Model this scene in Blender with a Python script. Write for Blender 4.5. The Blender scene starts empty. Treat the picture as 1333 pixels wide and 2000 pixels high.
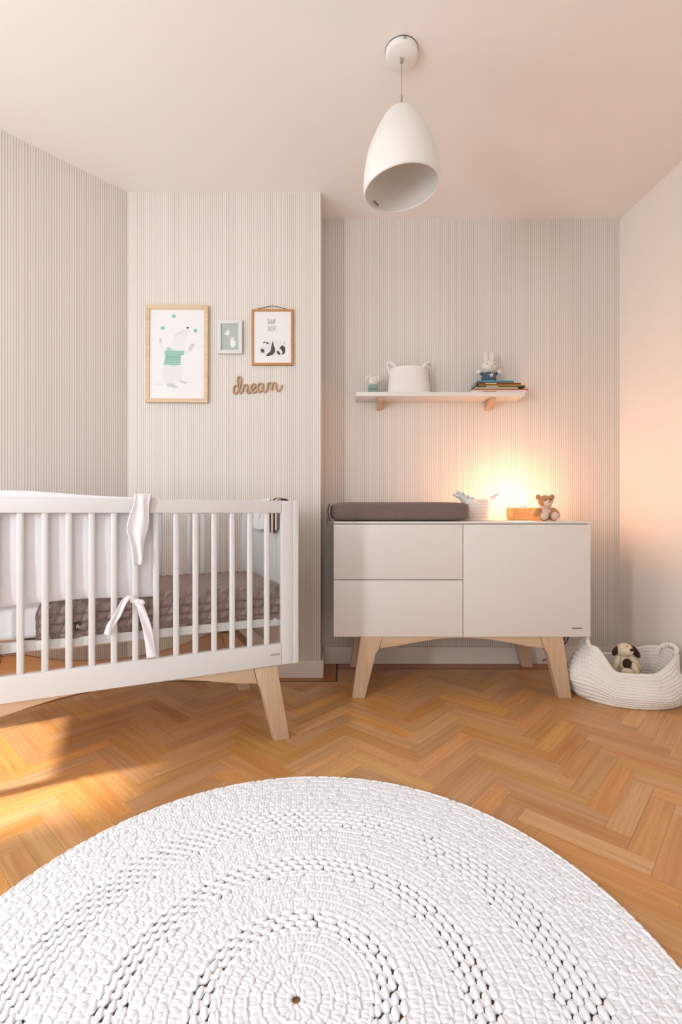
import bpy, bmesh, math, random
from mathutils import Vector, Matrix, noise
from mathutils.geometry import tessellate_polygon
import numpy as np
random.seed(7); rng = np.random.default_rng(7)
PI = math.pi
sc = bpy.context.scene
C = sc.collection
F = 944.0; CX = 666.5; HY = 1003.0; EYE = 0.9      # photograph's focal length in pixels, horizon, eye height

# ------------------------------------------------------------------ camera, world, light, exposure
cam = bpy.data.cameras.new('camera'); co = bpy.data.objects.new('camera', cam); C.objects.link(co)
co.location = (0, 0, EYE); co.rotation_euler = (PI/2, 0, 0)
cam.sensor_fit = 'VERTICAL'; cam.sensor_height = 36; cam.lens = F/2000*36; cam.shift_y = (HY-1000)/2000
cam.clip_start = .02
sc.camera = co
sc.view_settings.view_transform = 'Standard'; sc.view_settings.look = 'None'
sc.view_settings.gamma = 1; sc.view_settings.use_curve_mapping = False
sc.view_settings.exposure = -0.16
w = bpy.data.worlds.new('world'); sc.world = w; w.use_nodes = True
w.node_tree.nodes['Background'].inputs[0].default_value = (.75, .86, 1, 1)
w.node_tree.nodes['Background'].inputs[1].default_value = 1.6
def area(name, loc, target, sx, sy, power, col):
    l = bpy.data.lights.new(name, 'AREA'); l.shape = 'RECTANGLE'; l.size = sx; l.size_y = sy; l.energy = power; l.color = col
    o = bpy.data.objects.new(name, l); C.objects.link(o); o.location = loc
    o.rotation_euler = (Vector(target)-Vector(loc)).to_track_quat('-Z', 'Y').to_euler(); return o
area('daylight_side_window', (-2.05, 1.05, 1.35), (0, 1.15, 1.4), 1.1, 1.9, 17, (.82, .92, 1))
area('daylight_front_window', (-2.05, -.68, 1.35), (.1, 2.0, 1.2), .28, 1.3, 46, (.86, .93, 1))
area('daylight_rear_window', (-.55, -1.42, 1.45), (-.1, 2.4, 1.5), 1.8, 1.9, 16, (.92, .96, 1))
sl = bpy.data.lights.new('sun', 'SUN'); sl.energy = 9; sl.angle = math.radians(5); sl.color = (1, .97, .92)
so = bpy.data.objects.new('sun', sl); C.objects.link(so); so.location = (-5, -2, 4)
so.rotation_euler = Vector((.87, .5, -.74)).to_track_quat('-Z', 'Y').to_euler()

# ------------------------------------------------------------------ helpers
def P(px, py, Y):                       # a pixel of the photograph at depth Y, as a world point
    return Vector(((px-CX)/F*Y, Y, EYE-(py-HY)/F*Y))
def lin(c):
    return tuple((x/12.92 if x <= .04045 else ((x+.055)/1.055)**2.4) for x in c)
def rgb(r, g, b): return lin((r/255, g/255, b/255))+(1,)
class N:
    def __init__(s, name):
        s.m = bpy.data.materials.new(name); s.m.use_nodes = True; s.t = s.m.node_tree
        s.b = s.t.nodes['Principled BSDF']
    def n(s, ty, **k):
        n = s.t.nodes.new(ty)
        for a, v in k.items():
            if isinstance(a, str) and a.startswith('i_'): n.inputs[int(a[2:]) if a[2:].isdigit() else a[2:]].default_value = v
            else: setattr(n, a, v)
        return n
    def l(s, a, b): s.t.links.new(a, b)
    def math(s, op, a, b=None, c=None):
        n = s.n('ShaderNodeMath', operation=op)
        for i, v in enumerate((a, b, c)):
            if v is None: continue
            if isinstance(v, (int, float)): n.inputs[i].default_value = v
            else: s.l(v, n.inputs[i])
        return n.outputs[0]
    def mix(s, f, a, b):
        n = s.n('ShaderNodeMix', data_type='RGBA')
        for i, v in ((0, f), (6, a), (7, b)):
            if isinstance(v, (int, float)): n.inputs[i].default_value = v
            elif isinstance(v, tuple): n.inputs[i].default_value = v
            else: s.l(v, n.inputs[i])
        return n.outputs[2]
def mat(name, c, rough=.5, var=.05, scale=40, bump=0., bscale=None, coat=0, sheen=0, metal=0, sub=0):
    k = N(name)
    tc = k.n('ShaderNodeTexCoord')
    nz = k.n('ShaderNodeTexNoise'); nz.inputs['Scale'].default_value = scale; nz.inputs['Detail'].default_value = 4
    k.l(tc.outputs['Object'], nz.inputs['Vector'])
    c2 = tuple(max(0, x*(1-2*var)) for x in c[:3])+(1,)
    k.l(k.mix(nz.outputs[0], c2, c), k.b.inputs['Base Color'])
    k.b.inputs['Roughness'].default_value = rough; k.b.inputs['Metallic'].default_value = metal
    if coat: k.b.inputs['Coat Weight'].default_value = coat
    if sheen: k.b.inputs['Sheen Weight'].default_value = sheen
    if bump:
        n2 = k.n('ShaderNodeTexNoise'); n2.inputs['Scale'].default_value = bscale or scale*4; n2.inputs['Detail'].default_value = 3
        k.l(tc.outputs['Object'], n2.inputs['Vector'])
        bp = k.n('ShaderNodeBump'); bp.inputs['Strength'].default_value = bump; bp.inputs['Distance'].default_value = .002
        k.l(n2.outputs[0], bp.inputs['Height']); k.l(bp.outputs[0], k.b.inputs['Normal'])
    return k.m
def wallpaper(name, tx, ty):
    k = N(name); tc = k.n('ShaderNodeTexCoord')
    d = k.n('ShaderNodeVectorMath', operation='DOT_PRODUCT'); d.inputs[1].default_value = (tx, ty, 0)
    k.l(tc.outputs['Object'], d.inputs[0])
    u = k.math('DIVIDE', d.outputs['Value'], .0115)
    cell = k.math('FLOOR', u); fr = k.math('FRACT', u)
    wn = k.n('ShaderNodeTexWhiteNoise', noise_dimensions='1D'); k.l(cell, wn.inputs['W'])
    wn2 = k.n('ShaderNodeTexWhiteNoise', noise_dimensions='1D'); k.l(k.math('ADD', cell, 517.3), wn2.inputs['W'])
    wid = k.math('MULTIPLY_ADD', wn2.outputs['Value'], .14, .40)
    line = k.math('LESS_THAN', fr, wid)
    dark = k.mix(wn.outputs['Value'], rgb(201, 190, 178), rgb(216, 207, 197))
    light = k.mix(wn2.outputs['Value'], rgb(232, 226, 218), rgb(240, 236, 229))
    k.l(k.mix(line, light, dark), k.b.inputs['Base Color'])
    k.b.inputs['Roughness'].default_value = .75
    return k.m
def wood(name, a, b, axis='X', rough=.45, scale=1., rand=0., uv=False, coat=0.):
    k = N(name); tc = k.n('ShaderNodeTexCoord')
    mp = k.n('ShaderNodeMapping')
    s = {'X': (3, 60, 60), 'Y': (60, 3, 60), 'Z': (60, 60, 3)}[axis]
    mp.inputs['Scale'].default_value = tuple(x*scale for x in s)
    k.l(tc.outputs['UV' if uv else 'Object'], mp.inputs['Vector'])
    n1 = k.n('ShaderNodeTexNoise'); n1.inputs['Scale'].default_value = 1; n1.inputs['Detail'].default_value = 6; n1.inputs['Distortion'].default_value = .6
    k.l(mp.outputs[0], n1.inputs['Vector'])
    f = k.math('MULTIPLY_ADD', n1.outputs[0], 2.2, -.6); f = k.math('MINIMUM', k.math('MAXIMUM', f, 0), 1)
    col = k.mix(f, b, a)
    if rand:
        oi = k.n('ShaderNodeObjectInfo'); sep = k.n('ShaderNodeSeparateXYZ'); k.l(tc.outputs['UV'], sep.inputs[0])
        cell = k.math('FLOOR', k.math('DIVIDE', sep.outputs[0], 5.))
        wn = k.n('ShaderNodeTexWhiteNoise', noise_dimensions='1D'); k.l(k.math('MULTIPLY_ADD', oi.outputs['Random'], 91.7, cell), wn.inputs['W'])
        hs = k.n('ShaderNodeHueSaturation'); k.l(col, hs.inputs['Color'])
        k.l(k.math('MULTIPLY_ADD', wn.outputs['Value'], rand, 1-rand*.55), hs.inputs['Value'])
        sw = k.n('ShaderNodeSeparateColor'); k.l(wn.outputs['Color'], sw.inputs[0])
        k.l(k.math('MULTIPLY_ADD', sw.outputs[1], -.16, 1.06), hs.inputs['Saturation'])
        k.l(k.math('MULTIPLY_ADD', sw.outputs[2], .010, .496), hs.inputs['Hue'])
        # short pale medullary flecks across the grain on some boards
        mp2 = k.n('ShaderNodeMapping'); mp2.inputs['Scale'].default_value = (55, 140, 1); mp2.inputs['Rotation'].default_value = (0, 0, .35)
        k.l(tc.outputs['UV'], mp2.inputs['Vector'])
        n3 = k.n('ShaderNodeTexNoise'); n3.inputs['Scale'].default_value = 1; n3.inputs['Detail'].default_value = 2; k.l(mp2.outputs[0], n3.inputs['Vector'])
        fl = k.math('MULTIPLY', k.math('GREATER_THAN', n3.outputs[0], .64), k.math('GREATER_THAN', sw.outputs[0], .62))
        col = k.mix(k.math('MULTIPLY', fl, .45), hs.outputs[0], rgb(238, 190, 130))
    k.l(col, k.b.inputs['Base Color'])
    k.b.inputs['Roughness'].default_value = rough
    if coat: k.b.inputs['Coat Weight'].default_value = coat; k.b.inputs['Coat Roughness'].default_value = .25
    bp = k.n('ShaderNodeBump'); bp.inputs['Strength'].default_value = .12; bp.inputs['Distance'].default_value = .0008
    k.l(n1.outputs[0], bp.inputs['Height']); k.l(bp.outputs[0], k.b.inputs['Normal'])
    return k.m
def knit(name, c, sc_=260, strength=.6):
    k = N(name); tc = k.n('ShaderNodeTexCoord')
    v = k.n('ShaderNodeTexVoronoi'); v.inputs['Scale'].default_value = sc_; k.l(tc.outputs['Object'], v.inputs['Vector'])
    k.l(k.mix(v.outputs['Distance'], c, tuple(x*.8 for x in c[:3])+(1,)), k.b.inputs['Base Color'])
    bp = k.n('ShaderNodeBump'); bp.inputs['Strength'].default_value = strength; bp.inputs['Distance'].default_value = .002; bp.invert = True
    k.l(v.outputs['Distance'], bp.inputs['Height']); k.l(bp.outputs[0], k.b.inputs['Normal'])
    k.b.inputs['Roughness'].default_value = .9; k.b.inputs['Sheen Weight'].default_value = .15
    return k.m

M = {}
M['paper_x'] = wallpaper('striped_wallpaper', 1, 0)
M['paper_d'] = wallpaper('striped_wallpaper_diagonal', .675, .738)
M['paper_y'] = wallpaper('striped_wallpaper_return', 0, 1)
M['plaster'] = mat('warm_white_plaster', rgb(244, 236, 226), .85, .01, 3, .05, 60)
M['ceil'] = mat('ceiling_paint', rgb(246, 240, 234), .9, .01, 3, .04, 50)
M['white'] = mat('white_lacquer', rgb(232, 228, 222), .38, .01, 6)
M['white2'] = mat('white_crib_paint', rgb(224, 222, 220), .35, .01, 6)
M['trim'] = mat('trim_paint', rgb(238, 230, 218), .45, .01, 8)
M['beech'] = wood('pale_beech', rgb(216, 188, 158), rgb(198, 166, 134), 'Z')
M['beechx'] = wood('pale_beech_rail', rgb(216, 188, 158), rgb(198, 166, 134), 'X')
M['frame1'] = wood('pale_pine_frame', rgb(232, 205, 170), rgb(214, 182, 144), 'X', .5)
M['frame2'] = wood('amber_wood_frame', rgb(205, 150, 92), rgb(184, 128, 72), 'X', .5)
M['word'] = wood('word_wood', rgb(208, 168, 128), rgb(190, 148, 110), 'X', .5)
M['plank'] = wood('oak_parquet', rgb(217, 163, 104), rgb(194, 134, 76), 'X', .36, 1., rand=.26, uv=True, coat=.12)
M['plankb'] = wood('oak_border', rgb(190, 118, 58), rgb(164, 94, 42), 'X', .34, 1., uv=True, coat=.15)
M['wenge'] = mat('dark_inlay', rgb(52, 30, 22), .4, .1, 60)
M['sub'] = mat('subfloor', rgb(60, 34, 20), .9, .1)
M['rug'] = mat('white_cotton_yarn', rgb(247, 249, 253), .85, .015, 60, .25, 420, sheen=.1)
M['yarn'] = mat('cream_cotton_yarn', rgb(244, 238, 232), .85, .02, 60, .3, 400, sheen=.1)
M['fabw'] = mat('white_cotton', rgb(242, 239, 241), .85, .01, 20, .15, 300, sheen=.15)
M['sheet'] = mat('white_sheet', rgb(245, 244, 244), .8, .01, 20)
M['taupe'] = mat('taupe_terry', rgb(128, 110, 104), .95, .12, 120, .5, 600, sheen=.15)
M['blanket'] = knit('taupe_knit', rgb(160, 138, 131), 420, .35)
M['steel'] = mat('brushed_nickel', rgb(190, 184, 176), .3, .05, 80, metal=.9)
M['grey'] = mat('grey_plate', rgb(120, 112, 106), .5)
M['dark'] = mat('dark_line', rgb(60, 52, 46), .7)
M['blackc'] = mat('black_cord', rgb(60, 30, 18), .6)
M['shade'] = mat('matt_white_shade', rgb(240, 237, 231), .45, .01, 6)
M['shadein'] = mat('shade_inside', rgb(236, 232, 230), .6, .01, 6)
M['papr'] = mat('print_paper', rgb(243, 241, 240), .7, .01, 10)
M['bear1'] = mat('print_pale_grey', rgb(237, 235, 234), .7, .02, 90)
M['bear2'] = mat('print_grey', rgb(217, 213, 211), .7, .04, 90)
M['mint'] = mat('print_mint', rgb(140, 214, 180), .7, .1, 120)
M['mint2'] = mat('print_mint_pale', rgb(182, 226, 206), .7, .1, 120)
M['mint3'] = mat('print_mint_dark', rgb(128, 190, 166), .7, .2, 300)
M['sage'] = mat('print_sage', rgb(182, 194, 184), .7)
M['panda'] = mat('print_black', rgb(66, 56, 48), .7, .05, 90)
M['ink'] = mat('print_ink', rgb(104, 96, 92), .7)
M['pink'] = mat('print_pink', rgb(235, 170, 165), .7)
M['plw'] = mat('plush_white', rgb(240, 232, 220), .95, .05, 90, .3, 500, sheen=.3)
M['plblue'] = mat('plush_blue', rgb(72, 98, 122), .95, .1, 90, .3, 500, sheen=.2)
M['plgreen'] = mat('plush_green', rgb(146, 172, 152), .95, .1, 90, .3, 500, sheen=.2)
M['plcol'] = mat('plush_pale_blue', rgb(176, 208, 214), .95, .1, 90)
M['plbrown'] = mat('plush_caramel', rgb(205, 150, 100), .95, .1, 90, .4, 500, sheen=.3)
M['plpink'] = mat('plush_pink_beige', rgb(240, 208, 186), .95, .06, 90, .4, 500, sheen=.3)
M['plcream'] = mat('plush_cream', rgb(236, 218, 186), .95, .06, 90, .4, 500, sheen=.3)
M['pldark'] = mat('plush_dark_brown', rgb(62, 32, 26), .95, .1, 90, .4, 500, sheen=.1)
M['eye'] = mat('bead_black', rgb(40, 30, 26), .3)
M['lampwood'] = wood('lamp_wood', rgb(220, 180, 122), rgb(200, 154, 96), 'X', .5)
M['brackw'] = wood('bracket_wood', rgb(214, 184, 154), rgb(194, 160, 126), 'Y', .5)
M['diaper'] = mat('diaper_white', rgb(226, 236, 234), .7, .04, 60, .2, 200)
M['diaperp'] = mat('diaper_print', rgb(160, 206, 200), .7, .1, 90)
M['glass'] = None
k = N('bulb_glow'); k.b.inputs['Base Color'].default_value = (1, .8, .5, 1)
k.b.inputs['Emission Color'].default_value = (1, .46, .23, 1); k.b.inputs['Emission Strength'].default_value = 285; M['bulb'] = k.m
k = N('thin_glazing')
tr = k.n('ShaderNodeBsdfTransparent'); gl = k.n('ShaderNodeBsdfGlossy'); gl.inputs['Roughness'].default_value = .2
mx = k.n('ShaderNodeMixShader'); mx.inputs[0].default_value = .02
k.l(tr.outputs[0], mx.inputs[1]); k.l(gl.outputs[0], mx.inputs[2]); k.l(mx.outputs[0], k.t.nodes['Material Output'].inputs[0]); M['glass'] = k.m
def flat(name, r, g, b, rough=.5): 
    M[name] = mat(name, rgb(r, g, b), rough, .03, 60); return M[name]

def link(name, me, m=None, parent=None):
    o = bpy.data.objects.new(name, me); C.objects.link(o)
    if m is not None:
        for mm in (m if isinstance(m, (list, tuple)) else [m]): me.materials.append(mm)
    if parent is not None: o.parent = parent
    return o
def smooth(me, ang=40):
    me.polygons.foreach_set('use_smooth', [True]*len(me.polygons))
    try: me.set_sharp_from_angle(angle=math.radians(ang))
    except Exception: pass
def thing(name, label, cat, loc=(0, 0, 0), rz=0, group=None):
    o = bpy.data.objects.new(name, None); C.objects.link(o); o.empty_display_size = .05
    o.location = loc; o.rotation_euler = (0, 0, rz); o['label'] = label; o['category'] = cat
    if group: o['group'] = group
    return o
def tag(o, label, cat, group=None):
    o['label'] = label; o['category'] = cat
    if group: o['group'] = group
    return o
def struct(o): o['kind'] = 'structure'; return o
class B:
    def __init__(s): s.bm = bmesh.new()
    def _add(s, bm2, T=None):
        if T is not None: bmesh.ops.transform(bm2, matrix=T, verts=bm2.verts)
        me = bpy.data.meshes.new('t'); bm2.to_mesh(me); bm2.free(); s.bm.from_mesh(me); bpy.data.meshes.remove(me); return s
    def box(s, c, d, rot=None, bev=0., seg=2):
        b = bmesh.new(); bmesh.ops.create_cube(b, size=1); bmesh.ops.scale(b, vec=d, verts=b.verts)
        if bev: bmesh.ops.bevel(b, geom=b.edges[:], offset=bev, segments=seg, affect='EDGES', profile=.6)
        T = Matrix.Translation(c)
        if rot is not None: T = T @ rot
        return s._add(b, T)
    def span(s, a, b_, bev=0., seg=2):
        a = Vector(a); b_ = Vector(b_)
        return s.box((a+b_)/2, tuple(abs(x) for x in (b_-a)), None, bev, seg)
    def prism(s, pts, y0, y1, bev=0., plane='XZ', seg=2):      # polygon in a plane, pushed along the third axis
        b = bmesh.new()
        f = {'XZ': lambda p, t: (p[0], t, p[1]), 'YZ': lambda p, t: (t, p[0], p[1]), 'XY': lambda p, t: (p[0], p[1], t)}[plane]
        v = [b.verts.new(f(p, y0)) for p in pts]; w_ = [b.verts.new(f(p, y1)) for p in pts]
        b.faces.new(v); b.faces.new(w_[::-1])
        for i in range(len(pts)):
            j = (i+1) % len(pts); b.faces.new((v[j], v[i], w_[i], w_[j]))
        bmesh.ops.recalc_face_normals(b, faces=b.faces)
        if bev: bmesh.ops.bevel(b, geom=b.edges[:], offset=bev, segments=seg, affect='EDGES', profile=.6)
        return s._add(b)
    def ell(s, c, r, rot=None, sub=3):
        b = bmesh.new(); bmesh.ops.create_icosphere(b, subdivisions=sub, radius=1); bmesh.ops.scale(b, vec=r, verts=b.verts)
        T = Matrix.Translation(c)
        if rot is not None: T = T @ rot
        return s._add(b, T)
    def lathe(s, prof, n=48, T=None):
        b = bmesh.new(); rings = []
        for r, z in prof:
            rings.append([b.verts.new((r*math.cos(2*PI*i/n), r*math.sin(2*PI*i/n), z)) for i in range(n)] if r > 1e-6 else [b.verts.new((0, 0, z))])
        for a, c in zip(rings, rings[1:]):
            for i in range(n):
                j = (i+1) % n
                if len(a) == 1 and len(c) == 1: break
                if len(a) == 1: b.faces.new((a[0], c[i], c[j]))
                elif len(c) == 1: b.faces.new((a[i], a[j], c[0]))
                else: b.faces.new((a[i], a[j], c[j], c[i]))
        bmesh.ops.recalc_face_normals(b, faces=b.faces)
        return s._add(b, T)
    def tube(s, pts, r, n=8, closed=False, flatten=1.):
        pts = [Vector(p) for p in pts]; m = len(pts); b = bmesh.new(); rings = []
        up = None
        for i, p in enumerate(pts):
            a = pts[i-1] if (i or closed) else p; c = pts[(i+1) % m] if (i < m-1 or closed) else p
            t = (c-a).normalized()
            if up is None: up = Vector((0, 0, 1)) if abs(t.z) < .9 else Vector((0, 1, 0))
            x = t.cross(up).normalized(); up = x.cross(t).normalized()
            rr = r[i] if isinstance(r, (list, tuple)) else r
            rings.append([b.verts.new(p+x*rr*math.cos(2*PI*k_/n)+up*rr*flatten*math.sin(2*PI*k_/n)) for k_ in range(n)])
        for i in range(m if closed else m-1):
            A, D = rings[i], rings[(i+1) % m]
            for k_ in range(n):
                b.faces.new((A[k_], A[(k_+1) % n], D[(k_+1) % n], D[k_]))
        if not closed: b.faces.new(rings[0][::-1]); b.faces.new(rings[-1])
        bmesh.ops.recalc_face_normals(b, faces=b.faces)
        return s._add(b)
    def out(s, name, m, parent=None, sm=40):
        me = bpy.data.meshes.new(name); s.bm.to_mesh(me); s.bm.free(); smooth(me, sm)
        return link(name, me, m, parent)
def spline(pts, n=6, closed=False):
    pts = [Vector(p) for p in pts]; r = []; m = len(pts)
    for i in range(m if closed else m-1):
        g = (lambda j: pts[j % m]) if closed else (lambda j: pts[min(max(j, 0), m-1)])
        a, b, c, d = g(i-1), g(i), g(i+1), g(i+2)
        for k_ in range(n):
            t = k_/n
            r.append(.5*((2*b)+(c-a)*t+(2*a-5*b+4*c-d)*t*t+(3*b-a-3*c+d)*t**3))
    if not closed: r.append(pts[-1])
    return r
def grid(name, fn, nu, nv, m, parent=None, closeu=False, sm=180):   # fn(u, v) for u, v in 0..1
    vs = [fn(i/(nu if closeu else nu-1), j/(nv-1)) for j in range(nv) for i in range(nu)]
    fs = []
    for j in range(nv-1):
        for i in range(nu if closeu else nu-1):
            a = j*nu+i; b = j*nu+(i+1) % nu
            fs.append((a, b, b+nu, a+nu))
    me = bpy.data.meshes.new(name); me.from_pydata([tuple(v) for v in vs], [], fs); smooth(me, sm)
    return link(name, me, m, parent)
def puffs(name, L, m, parent=None, sub=2):      # L: rows of (x, y, z, rx, ry, rz, yaw) -> one mesh of many small yarn loops
    b = bmesh.new(); bmesh.ops.create_icosphere(b, subdivisions=sub, radius=1)
    V = np.array([v.co[:] for v in b.verts]); Fc = np.array([[v.index for v in f.verts] for f in b.faces]); b.free()
    L = np.array(L); n = len(L); c, s = np.cos(L[:, 6])[:, None], np.sin(L[:, 6])[:, None]
    X = V[None, :, 0]*L[:, 3:4]; Y = V[None, :, 1]*L[:, 4:5]; Z = V[None, :, 2]*L[:, 5:6]
    A = np.stack([X*c-Y*s+L[:, 0:1], X*s+Y*c+L[:, 1:2], Z+L[:, 2:3]], -1).reshape(-1, 3)
    Fa = (Fc[None]+np.arange(n)[:, None, None]*len(V)).reshape(-1, 3)
    me = bpy.data.meshes.new(name); me.vertices.add(len(A)); me.vertices.foreach_set('co', A.ravel())
    me.loops.add(Fa.size); me.loops.foreach_set('vertex_index', Fa.ravel().astype(np.int32))
    me.polygons.add(len(Fa)); me.polygons.foreach_set('loop_start', np.arange(0, Fa.size, 3, dtype=np.int32))
    me.update(calc_edges=True); me.polygons.foreach_set('use_smooth', [True]*len(Fa))
    return link(name, me, m, parent)
def text(name, s, size, m, parent, loc, rot=(PI/2, 0, 0), sx=1., ext=.0003, shear=0, off=0):
    cu = bpy.data.curves.new(name, 'FONT'); cu.body = s; cu.size = size; cu.extrude = ext; cu.align_x = 'CENTER'; cu.align_y = 'CENTER'; cu.shear = shear; cu.offset = off
    o = bpy.data.objects.new(name, cu); C.objects.link(o); o.scale = (sx, 1, 1)
    dg = bpy.context.evaluated_depsgraph_get(); dg.update()
    me = bpy.data.meshes.new_from_object(o.evaluated_get(dg)); bpy.data.objects.remove(o)
    me.name = name; me.materials.clear()
    for v in me.vertices: v.co.x *= sx
    o = link(name, me, m, parent); o.location = loc; o.rotation_euler = rot; return o
R = lambda ax, d: Matrix.Rotation(math.radians(d), 4, ax)

# ------------------------------------------------------------------ room
H = 2.67
YB = 2.905; YC = 2.663                                   # back wall, chimney breast
XBL, XBR = P(250, 0, YC).x, P(627, 0, YC).x              # breast corners
XR = P(1212, 0, YB).x
dl = Vector((-.675, -.738))                              # the diagonal left wall runs this way from the breast
tl = (2.12+XBL)/.675
DL = (XBL+dl.x*tl, YC+dl.y*tl)
rwx = lambda y: XR+(YB-y)*.071                           # right wall, slightly splayed
YR = -1.5
def wall(name, a, b, m, t=.12, z0=0., z1=H, parent=None, kind=True):   # slab whose visible face runs from a to b, room on the right-hand side of a->b seen from above... thickness goes outward
    a = Vector((a[0], a[1])); b = Vector((b[0], b[1])); d = (b-a).normalized(); n = Vector((-d.y, d.x))*t
    o = B().prism([tuple(a), tuple(b), tuple(b+n), tuple(a+n)], z0, z1, 0, 'XY').out(name, m, parent)
    if kind: struct(o)
    return o
wall('wall_back', (XBR, YB), (XR, YB), M['paper_x'])
br = struct(B().span((XBL-.02, YC, 0), (XBR, YB+.12, H)).out('wall_chimney', [M['paper_x']]))
br.data.materials.append(M['paper_y'])
for f in br.data.polygons:
    if abs(f.normal.x) > .9: f.material_index = 1
wall('wall_left_diagonal', DL, (XBL, YC), M['paper_d'])
wall('wall_right', (XR, YB), (rwx(YR), YR), M['plaster'])
# left wall with an opening cut low to shape the floor sun patch, rear wall with a window opening (both out of view)
XL = DL[0]
def lw(y0, y1, z0, z1, parent=None, name='wall_left'):
    return wall(name, (XL, y0), (XL, y1), M['plaster'], .12, z0, z1, parent, parent is None)
WY0, WY1, WZ1 = .62, 1.62, 1.28
L0 = lw(YR, WY0, 0, H); lw(WY1, DL[1], 0, H, L0, 'wall_pier'); lw(WY0, WY1, WZ1, H, L0, 'wall_lintel'); lw(WY0, WY1, 0, .04, L0, 'sill')
WX0, WX1, WZa, WZb = -1.45, -.05, .5, 2.4
rb = wall('wall_rear', (rwx(YR), YR), (WX1, YR), M['plaster'])
wall('wall_pier', (WX0, YR), (XL, YR), M['plaster'], parent=rb, kind=False)
wall('wall_apron', (WX1, YR), (WX0, YR), M['plaster'], z1=WZa, parent=rb, kind=False)
wall('wall_lintel', (WX1, YR), (WX0, YR), M['plaster'], z0=WZb, parent=rb, kind=False)
win = struct(B().span((WX0, YR-.08, WZa), (WX0+.05, YR-.03, WZb)).span((WX1-.05, YR-.08, WZa), (WX1, YR-.03, WZb))
    .span((WX0+.05, YR-.08, WZa), (WX1-.05, YR-.03, WZa+.05)).span((WX0+.05, YR-.08, WZb-.05), (WX1-.05, YR-.03, WZb)).out('window_1', M['white']))
struct(B().span((XL-.16, YR-.16, H), (rwx(YR)+.16, YB+.16, H+.1)).out('ceiling', M['ceil']))
# skirting boards
BH = .1
struct(B().span((XBR+.012, YB-.013, 0), (XR, YB, BH), .002).out('baseboard_back', M['trim']))
struct(B().prism([(XBL+.005, YC), (XBL+.005, YC-.016), (XBR+.014, YC-.016), (XBR+.014, YB-.014), (XBR, YB-.014), (XBR, YC)], 0, BH-.005, .002, 'XY').out('baseboard_chimney', M['trim']))
nl = Vector((.738, -.675))
a = Vector(DL)+Vector((.02, .02)); b = Vector((XBL, YC))
struct(B().prism([tuple(a), tuple(b), tuple(b+nl*.014), tuple(a+nl*.014)], 0, BH-.005, 0, 'XY').out('baseboard_left', M['trim']))

# ------------------------------------------------------------------ floor: subfloor, inlay, border boards, herringbone planks
floor = struct(B().span((XL-.16, YR-.16, -.06), (rwx(YR)+.16, YB+.16, -.008)).out('floor', M['sub']))
def slab(name, poly, m, parent, top=0., th=.0078, uvo=0., ang=0.):
    bm = bmesh.new(); n = len(poly)
    t = [bm.verts.new((p[0], p[1], top)) for p in poly]; bt = [bm.verts.new((p[0], p[1], top-th)) for p in poly]
    bm.faces.new(t)
    for i in range(n):
        j = (i+1) % n; bm.faces.new((t[j], t[i], bt[i], bt[j]))
    bmesh.ops.recalc_face_normals(bm, faces=bm.faces)
    uv = bm.loops.layers.uv.new('UVMap'); ca, sa = math.cos(ang), math.sin(ang)
    for f in bm.faces:
        for l in f.loops: l[uv].uv = (l.vert.co.x*ca+l.vert.co.y*sa+uvo+2.5, -l.vert.co.x*sa+l.vert.co.y*ca)
    me = bpy.data.meshes.new(name); bm.to_mesh(me); bm.free()
    return link(name, me, m, parent)
YF1, YF2, XST = 2.586, 2.792, -.028                      # dark inlay line: before the breast, before the back wall, its step
LW = .009
dlp = lambda off: (Vector((XBL, YC))+nl*off)
# diagonal inlay line parallel to the left wall, .105 in front of it
q = dlp(.085); tcut = (YF1-q.y)/.738; qc = Vector((q.x+.675*tcut, YF1))
def strip(poly): slab('inlay_strip', poly, M['wenge'], floor, .0003)
qe = qc-Vector((.675, .738))*1.3
strip([tuple(qe), tuple(qc), (qc.x+.004, YF1+LW), tuple(qe+Vector((-.007, .006)))])
strip([(qc.x, YF1), (XST, YF1), (XST, YF1+LW), (qc.x+.004, YF1+LW)])
strip([(XST, YF1), (XST+LW, YF1), (XST+LW, YF2), (XST, YF2)])
strip([(XST, YF2), (rwx(YF2)-.1, YF2), (rwx(YF2)-.1, YF2+LW), (XST, YF2+LW)])
strip([(rwx(YF2)-.1, YF2), (rwx(YF2)-.1+LW, YF2+LW), (rwx(.4)-.1+LW, .4), (rwx(.4)-.1, .4)])
# border boards between line and wall
k = 0
def bboard(poly, ang=0.):
    global k; k += 1; slab('border_board', poly, M['plankb'], floor, 0, uvo=5*k, ang=ang)
xs = [XST+LW, .42, .86, 1.3, rwx(YF2)-.1]
for x0, x1 in zip(xs, xs[1:]): bboard([(x0+.0004, YF2+LW), (x1-.0004, YF2+LW), (x1-.0004, YB+.02), (x0+.0004, YB+.02)])
bboard([(XBR-.02, YC-.001), (XST, YC-.001), (XST, YB+.02), (XBR-.02, YB+.02)], PI/2)
xs = [qc.x+.004, -.75, -.35, XST]
for x0, x1 in zip(xs, xs[1:]): bboard([(x0+.0004, YF1+LW), (x1-.0004, YF1+LW), (x1-.0004, YC-.0015), (x0+.0004 if x0 > -1 else XBL, YC-.0015)])
for i in range(3):
    a = qc-Vector((.675, .738))*(.45*i); b = qc-Vector((.675, .738))*(.45*(i+1)-.001); o_ = -nl*.1
    bboard([tuple(a-nl*.007), tuple(a+o_), tuple(b+o_), tuple(b-nl*.007)], math.atan2(.738, .675))
xr0 = [YB+.02, 2.2, 1.7, 1.2, .7, .4]
for y0, y1 in zip(xr0, xr0[1:]): bboard([(rwx(y0)-.1+LW, y0-.0004), (rwx(y0)+.02, y0-.0004), (rwx(y1)+.02, y1+.0004), (rwx(y1)-.1+LW, y1+.0004)], PI/2)
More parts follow.
